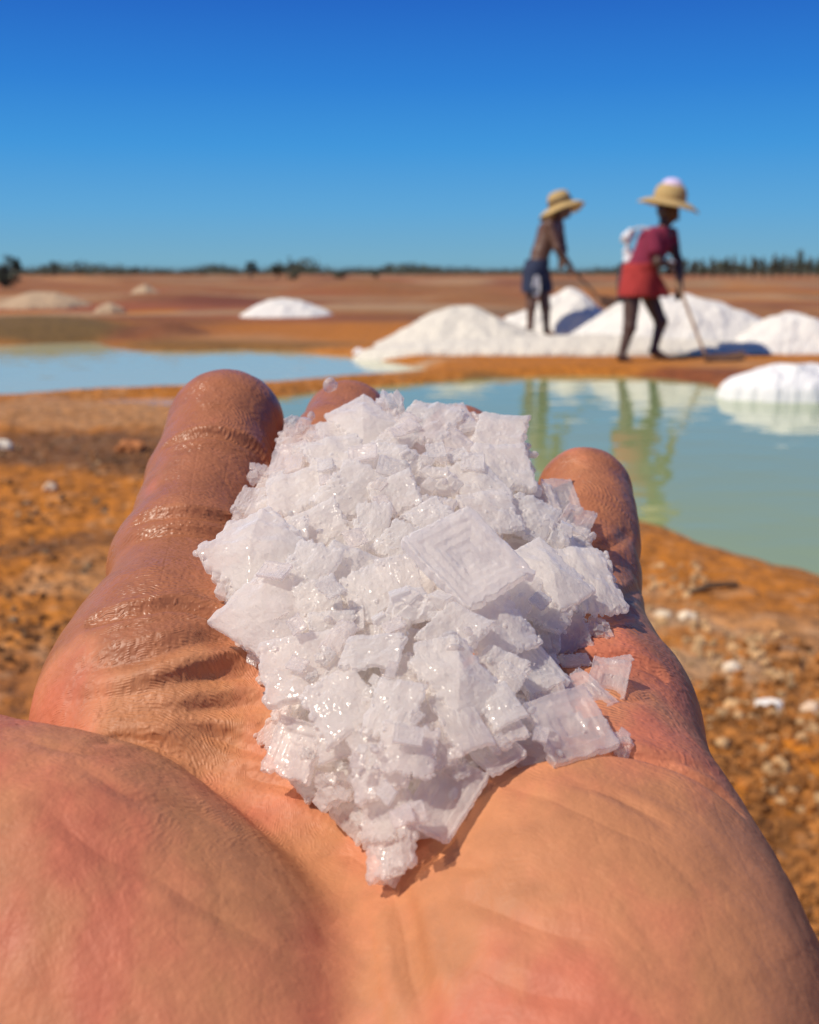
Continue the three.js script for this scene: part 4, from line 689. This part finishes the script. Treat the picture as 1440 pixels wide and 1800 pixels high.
// flakes buried under the ones that can be told apart
{
  const q = rng(31), pick = ['plate', 'plate', 'plate', 'knob', 'shard', 'pyramid'];
  for (let i = 0, n = 0; i < 2400 && n < 190; i++) {
    const x = 380 + q() * 700, y = 700 + q() * 830; const e = -toPoly(x, y, rim); if (e < 34) continue;
    flake(x, y, 62 + q() * 50, 56 + q() * 40, q() * 360, pick[Math.floor(q() * pick.length)], q() < .5 ? 0 : 1, 'white salt flake mostly buried under the other flakes of the heap', 'flakes buried in the heap', -2.6 - q() * Math.min(5, e / 26), .9); n++;
  }
}
F([
  // top edge, over the fingertips
  [580, 676, 36, 30, 20, 'bead', 2, 'tiny clear bead of salt alone on the hidden fingertip', .8],
  [522, 748, 46, 44, 10, 'knob', 2, 'small clear knob of salt on the side of the half-hidden finger', .6],
  [546, 733, 18, 18, 0, 'bead', 2, 'tiniest salt bead, beside the small clear knob', .6],
  [560, 772, 40, 40, 30, 'knob', 2, 'wet cluster of salt beads between the half-hidden finger and the heap', .8],
  [508, 810, 66, 62, -8, 'clear', 2, 'grey clear square flake wedged between the two long fingers', 2],
  [452, 832, 38, 40, 15, 'knob', 2, 'small clear rosette of salt resting on the tallest finger', 1.2],
  [442, 880, 52, 84, -12, 'shard', 1, 'upright knobbly shard leaning against the tallest finger', 2.5],
  [418, 912, 22, 26, 30, 'bead', 2, 'salt droplet at the foot of the upright knobbly shard', 1.5],
  [590, 762, 62, 58, 20, 'plate', 1, 'grey-white flake below the hidden fingertip', 2],
  [686, 714, 52, 62, 12, 'knob', 1, 'upright knobbly prism at the very top of the heap', 3],
  [642, 745, 96, 84, 38, 'pyramid', 0, 'pointed flake leaning behind the top of the heap, nearest the hidden fingertip', 3],
  [752, 742, 100, 96, -18, 'plate', 0, 'large square flake in the middle of the top edge', 4],
  [806, 735, 52, 66, 14, 'plate', 1, 'pinkish flake overhanging the top edge between two larger ones', 3],
  [800, 780, 62, 56, 30, 'plate', 2, 'pinkish clear flake in the gap at the top of the heap', 1],
  [770, 800, 46, 52, -15, 'shard', 2, 'clear slanted flake beside the red gap near the top', 2],
  [880, 760, 92, 76, -8, 'plate', 0, 'broad knobbly flake at the upper corner above the little finger', 4],
  [885, 822, 104, 92, 12, 'plate', 0, 'bead-covered flake just under the broad upper corner flake', 5],
  [915, 850, 52, 50, 40, 'knob', 1, 'rough knob at the edge facing the little fingertip', 3],
  [690, 778, 66, 60, -25, 'plate', 1, 'short flake tucked under the large square top flake', 2],
  // upper part
  [592, 800, 110, 78, 24, 'plate', 0, 'wide slanting flake under the pointed top flake', 4],
  [668, 812, 84, 72, -14, 'plate', 0, 'bumpy flake right below the short tucked flake', 4],
  [730, 812, 66, 58, 15, 'knob', 1, 'lumpy cluster below the large square top flake', 3],
  [770, 846, 92, 60, 8, 'knob', 1, 'crumbly brownish-white cluster under the gap at the top', 3],
  [838, 850, 88, 80, 32, 'plate', 0, 'soft-edged flake between the crumbly cluster and the upper corner', 4],
  [530, 865, 130, 92, 14, 'plate', 0, 'long flake with a jagged lower rim beside the upright shard', 4],
  [618, 858, 96, 84, -28, 'plate', 0, 'square-cornered flake above the upright clean-edged plate', 5],
  [694, 870, 88, 78, 20, 'plate', 0, 'frosted flake in the upper middle of the heap', 5],
  [750, 905, 90, 74, -12, 'plate', 1, 'flat flake just above the great stepped crystal', 4],
  [862, 900, 104, 80, 22, 'plate', 0, 'glittering flake behind the upper corner of the great stepped crystal', 5],
  [930, 910, 96, 84, -20, 'plate', 0, 'rough flake between the great crystal and the two clear stars', 4],
  [975, 935, 60, 66, 15, 'knob', 1, 'knobbly flake touching the clear star from the side', 3],
  [986, 874, 60, 54, 10, 'clear', 2, 'clear notched flake lying on the little fingertip, upper of two', 1.2],
  [1013, 918, 58, 56, -18, 'clear', 2, 'clear four-pointed flake on the little finger, lower of two', 1.2],
  [562, 925, 96, 80, 30, 'plate', 0, 'pale flake beneath the long jagged flake', 4],
  [652, 928, 66, 82, -4, 'plate', 0, 'upright smooth plate with clean straight edges', 6, .4],
  [598, 945, 70, 60, 12, 'plate', 1, 'flat flake tucked beside the upright smooth plate', 3],
  // left side
  [452, 975, 170, 140, 40, 'pyramid', 0, 'large ridged pyramid sticking out over the index finger base', 4, .5],
  [505, 942, 80, 56, 12, 'plate', 1, 'notched flake above the large ridged pyramid', 5],
  [400, 1028, 66, 60, 24, 'knob', 1, 'knobbly corner under the tip of the large ridged pyramid', 2],
  [540, 1000, 92, 82, -22, 'plate', 0, 'curved flake at the inner side of the large ridged pyramid', 5],
  [480, 1082, 160, 150, 45, 'pyramid', 0, 'large tent-shaped flake, lower of the two big ones at this edge', 5, .5],
  [412, 1096, 56, 40, 30, 'knob', 2, 'clear knobs under the corner of the tent-shaped flake', 1.5],
  [560, 1060, 84, 74, 18, 'plate', 0, 'rough-topped flake touching the ridge of the tent-shaped flake', 5],
  [582, 1102, 84, 62, 6, 'plate', 0, 'bright rimmed oval flake below the rough-topped flake', 6],
  // middle
  [618, 1000, 110, 84, -16, 'plate', 0, 'wavy flake in the middle, left of the great stepped crystal', 6],
  [655, 1040, 104, 96, 28, 'plate', 0, 'fan-shaped flake under the wavy middle flake', 6],
  [702, 1015, 74, 86, 8, 'plate', 1, 'smooth flake tucked under the corner of the great stepped crystal', 5],
  [700, 950, 66, 60, -30, 'plate', 0, 'small cornered flake at the side tip of the great stepped crystal', 6],
  [762, 912, 76, 62, 36, 'plate', 0, 'bright flake overlapping the upper side of the great stepped crystal', 7],
  [820, 985, 158, 146, 36, 'hopper', 0, 'great stepped crystal, the largest and brightest of the heap', 11, .2],
  [850, 1070, 110, 74, 30, 'plate', 1, 'flake under the lower rim of the great stepped crystal', 5],
  [905, 1040, 80, 90, -20, 'plate', 1, 'smooth grey flake right of the great stepped crystal', 4],
  [735, 1062, 112, 74, 8, 'knob', 0, 'cream-tinted crumbly cluster below the great stepped crystal', 6],
  [690, 1100, 70, 60, 20, 'knob', 0, 'granular cream flake beside the crumbly cluster', 5],
  [640, 1098, 52, 60, 40, 'plate', 1, 'narrow flake in the crack left of the granular cream flake', 4],
  // right side
  [1030, 1018, 106, 130, 14, 'plate', 0, 'large rough slab on the base of the little finger', 4, .6],
  [965, 1010, 92, 96, 40, 'pyramid', 0, 'bright faceted flake leaning on the large rough slab', 6, .6],
  [955, 1062, 110, 74, -28, 'plate', 1, 'smooth rounded flake under the bright faceted flake', 5],
  [1052, 1105, 54, 36, -6, 'knob', 2, 'small dull knob in the shade beside the little finger', 1],
  [1000, 1112, 76, 70, 20, 'plate', 2, 'grey shaded flake hanging off the right slope', 2],
  [958, 1122, 56, 64, 10, 'knob', 1, 'notched flake above the bright square crystal', 4],
  [870, 1100, 140, 96, 34, 'plate', 0, 'long slanting flake across the middle of the right half', 7],
  [800, 1110, 96, 90, -34, 'plate', 0, 'sugary flake next to the long slanting flake', 6],
  [925, 1166, 92, 92, 32, 'hopper', 0, 'bright square crystal with nested square steps, at the right edge', 9, .2],
  [962, 1180, 50, 54, 12, 'plate', 1, 'thin flake under the corner of the bright square crystal', 2],
  [1010, 1161, 54, 28, 4, 'shard', 2, 'small clear bar lying on the palm near the shaded finger base', 1],
  [1070, 1196, 68, 60, -14, 'clear', 2, 'lone clear rhomb lying on the skin, farthest to the right', 1.2, .3],
  [1088, 1160, 50, 16, 8, 'shard', 2, 'thin clear splinter on the skin above the lone rhomb', .4],
  [962, 1228, 76, 62, 14, 'clear', 2, 'clear flake joining the bright square crystal and the big clear plate', 2],
  [1030, 1222, 72, 66, 40, 'clear', 2, 'upturned clear flake on the back of the big clear plate', 3],
  [1002, 1278, 138, 84, 26, 'clear', 2, 'big clear plate with faint stepped squares at the lower right rim', 2, .1],
  [1088, 1308, 50, 46, 18, 'knob', 2, 'small knobbly clear flake at the tip of the big clear plate', 1],
  // lower left
  [540, 1172, 170, 116, 4, 'plate', 0, 'wide knobbly slab below the tent-shaped flake', 6, .5],
  [446, 1148, 40, 50, 30, 'knob', 2, 'row of clear beads at the outer rim of the wide knobbly slab', 2],
  [655, 1146, 112, 62, -6, 'plate', 0, 'smooth lens-shaped flake lying flat below the cream cluster', 8, .4],
  [494, 1248, 38, 44, 0, 'knob', 2, 'dull little knob in the shade below the wide knobbly slab', .8],
  [600, 1238, 120, 104, 28, 'plate', 0, 'four-cornered flake overlapping the wide knobbly slab', 7, .4],
  [660, 1215, 60, 50, -20, 'knob', 0, 'crumbly bits beside the four-cornered flake', 6],
  [705, 1180, 66, 56, 18, 'plate', 1, 'flat flake under the lens-shaped one', 5],
  [692, 1245, 92, 104, -16, 'plate', 0, 'thick flake with a bright banded side face', 7, .4],
  [520, 1318, 104, 92, -24, 'clear', 2, 'clear hollow square flake at the lower left corner of the heap', 3, .2],
  [588, 1300, 70, 66, 10, 'plate', 1, 'cream flake in the crack beside the hollow square flake', 4],
  [586, 1388, 84, 78, 22, 'knob', 2, 'spiky clear cluster below the hollow square flake', 2],
  // lower middle and right
  [805, 1196, 120, 104, 38, 'pyramid', 0, 'tall ridged flake in the lower middle of the heap', 6, .5],
  [770, 1160, 84, 80, 10, 'plate', 0, 'flat white flake above the tall ridged flake', 7],
  [872, 1185, 92, 96, -30, 'plate', 0, 'smooth flake behind the bright square crystal', 5],
  [880, 1240, 70, 66, 24, 'plate', 0, 'flake below the tall ridged flake, nearest the bright square crystal', 6],
  [745, 1268, 66, 70, -12, 'plate', 1, 'narrow flake beside the banded thick flake', 4],
  [810, 1265, 76, 100, 22, 'plate', 1, 'upright translucent flake above the smooth diamond', 5],
  [880, 1282, 80, 64, 30, 'plate', 1, 'bubbly flake behind the smooth diamond', 5],
  [866, 1318, 84, 66, 38, 'clear', 1, 'smooth diamond-shaped flake at the lower right rim', 4, .2],
  [665, 1330, 110, 96, 14, 'plate', 1, 'wet glossy flake right of the spiky cluster', 5],
  [716, 1318, 104, 84, -10, 'plate', 1, 'cloudy flake overlapping the wet glossy flake', 6],
  [768, 1310, 60, 78, 20, 'plate', 2, 'thin clear flake behind the cloudy flake', 4],
  [800, 1345, 60, 50, 10, 'knob', 2, 'clear bits under the smooth diamond', 2],
  [676, 1412, 100, 92, -2, 'plate', 1, 'straight-edged cloudy square near the bottom of the heap', 4, .4],
  [782, 1406, 100, 112, -28, 'clear', 1, 'ridged clear flake with a sharp corner pointing at the palm', 3, .3],
  [690, 1480, 112, 84, 6, 'plate', 2, 'dripping-looking clear flake below the cloudy square', 3, .5],
  [684, 1526, 58, 42, 0, 'knob', 2, 'lowest clear knob of salt, pointing down the palm', 1.5],
]);

{ // crumbs broken off the flakes, lying loose on top of them and in the gaps
  const q = rng(404), pick = ['plate', 'knob', 'shard', 'plate', 'clear', 'bead'];
  for (let i = 0, n = 0; i < 2000 && n < 85; i++) {
    const x = 380 + q() * 700, y = 700 + q() * 820, e = -toPoly(x, y, rim); if (e < 14 || Math.hypot(x - 820, y - 985) < 95) continue;
    const k = pick[Math.floor(q() * pick.length)], s = k === 'bead' ? 12 + q() * 10 : 20 + q() * 26;
    flake(x, y, s, s * (.7 + .4 * q()), q() * 360, k, 1 + (q() < .5 ? 1 : 0), 'tiny loose crumb of salt lying on the bigger flakes of the heap', 'loose crumbs on the heap', 5.5 + q() * 3.5, 1.6); n++;
  }
}
renderer.render(scene, camera);
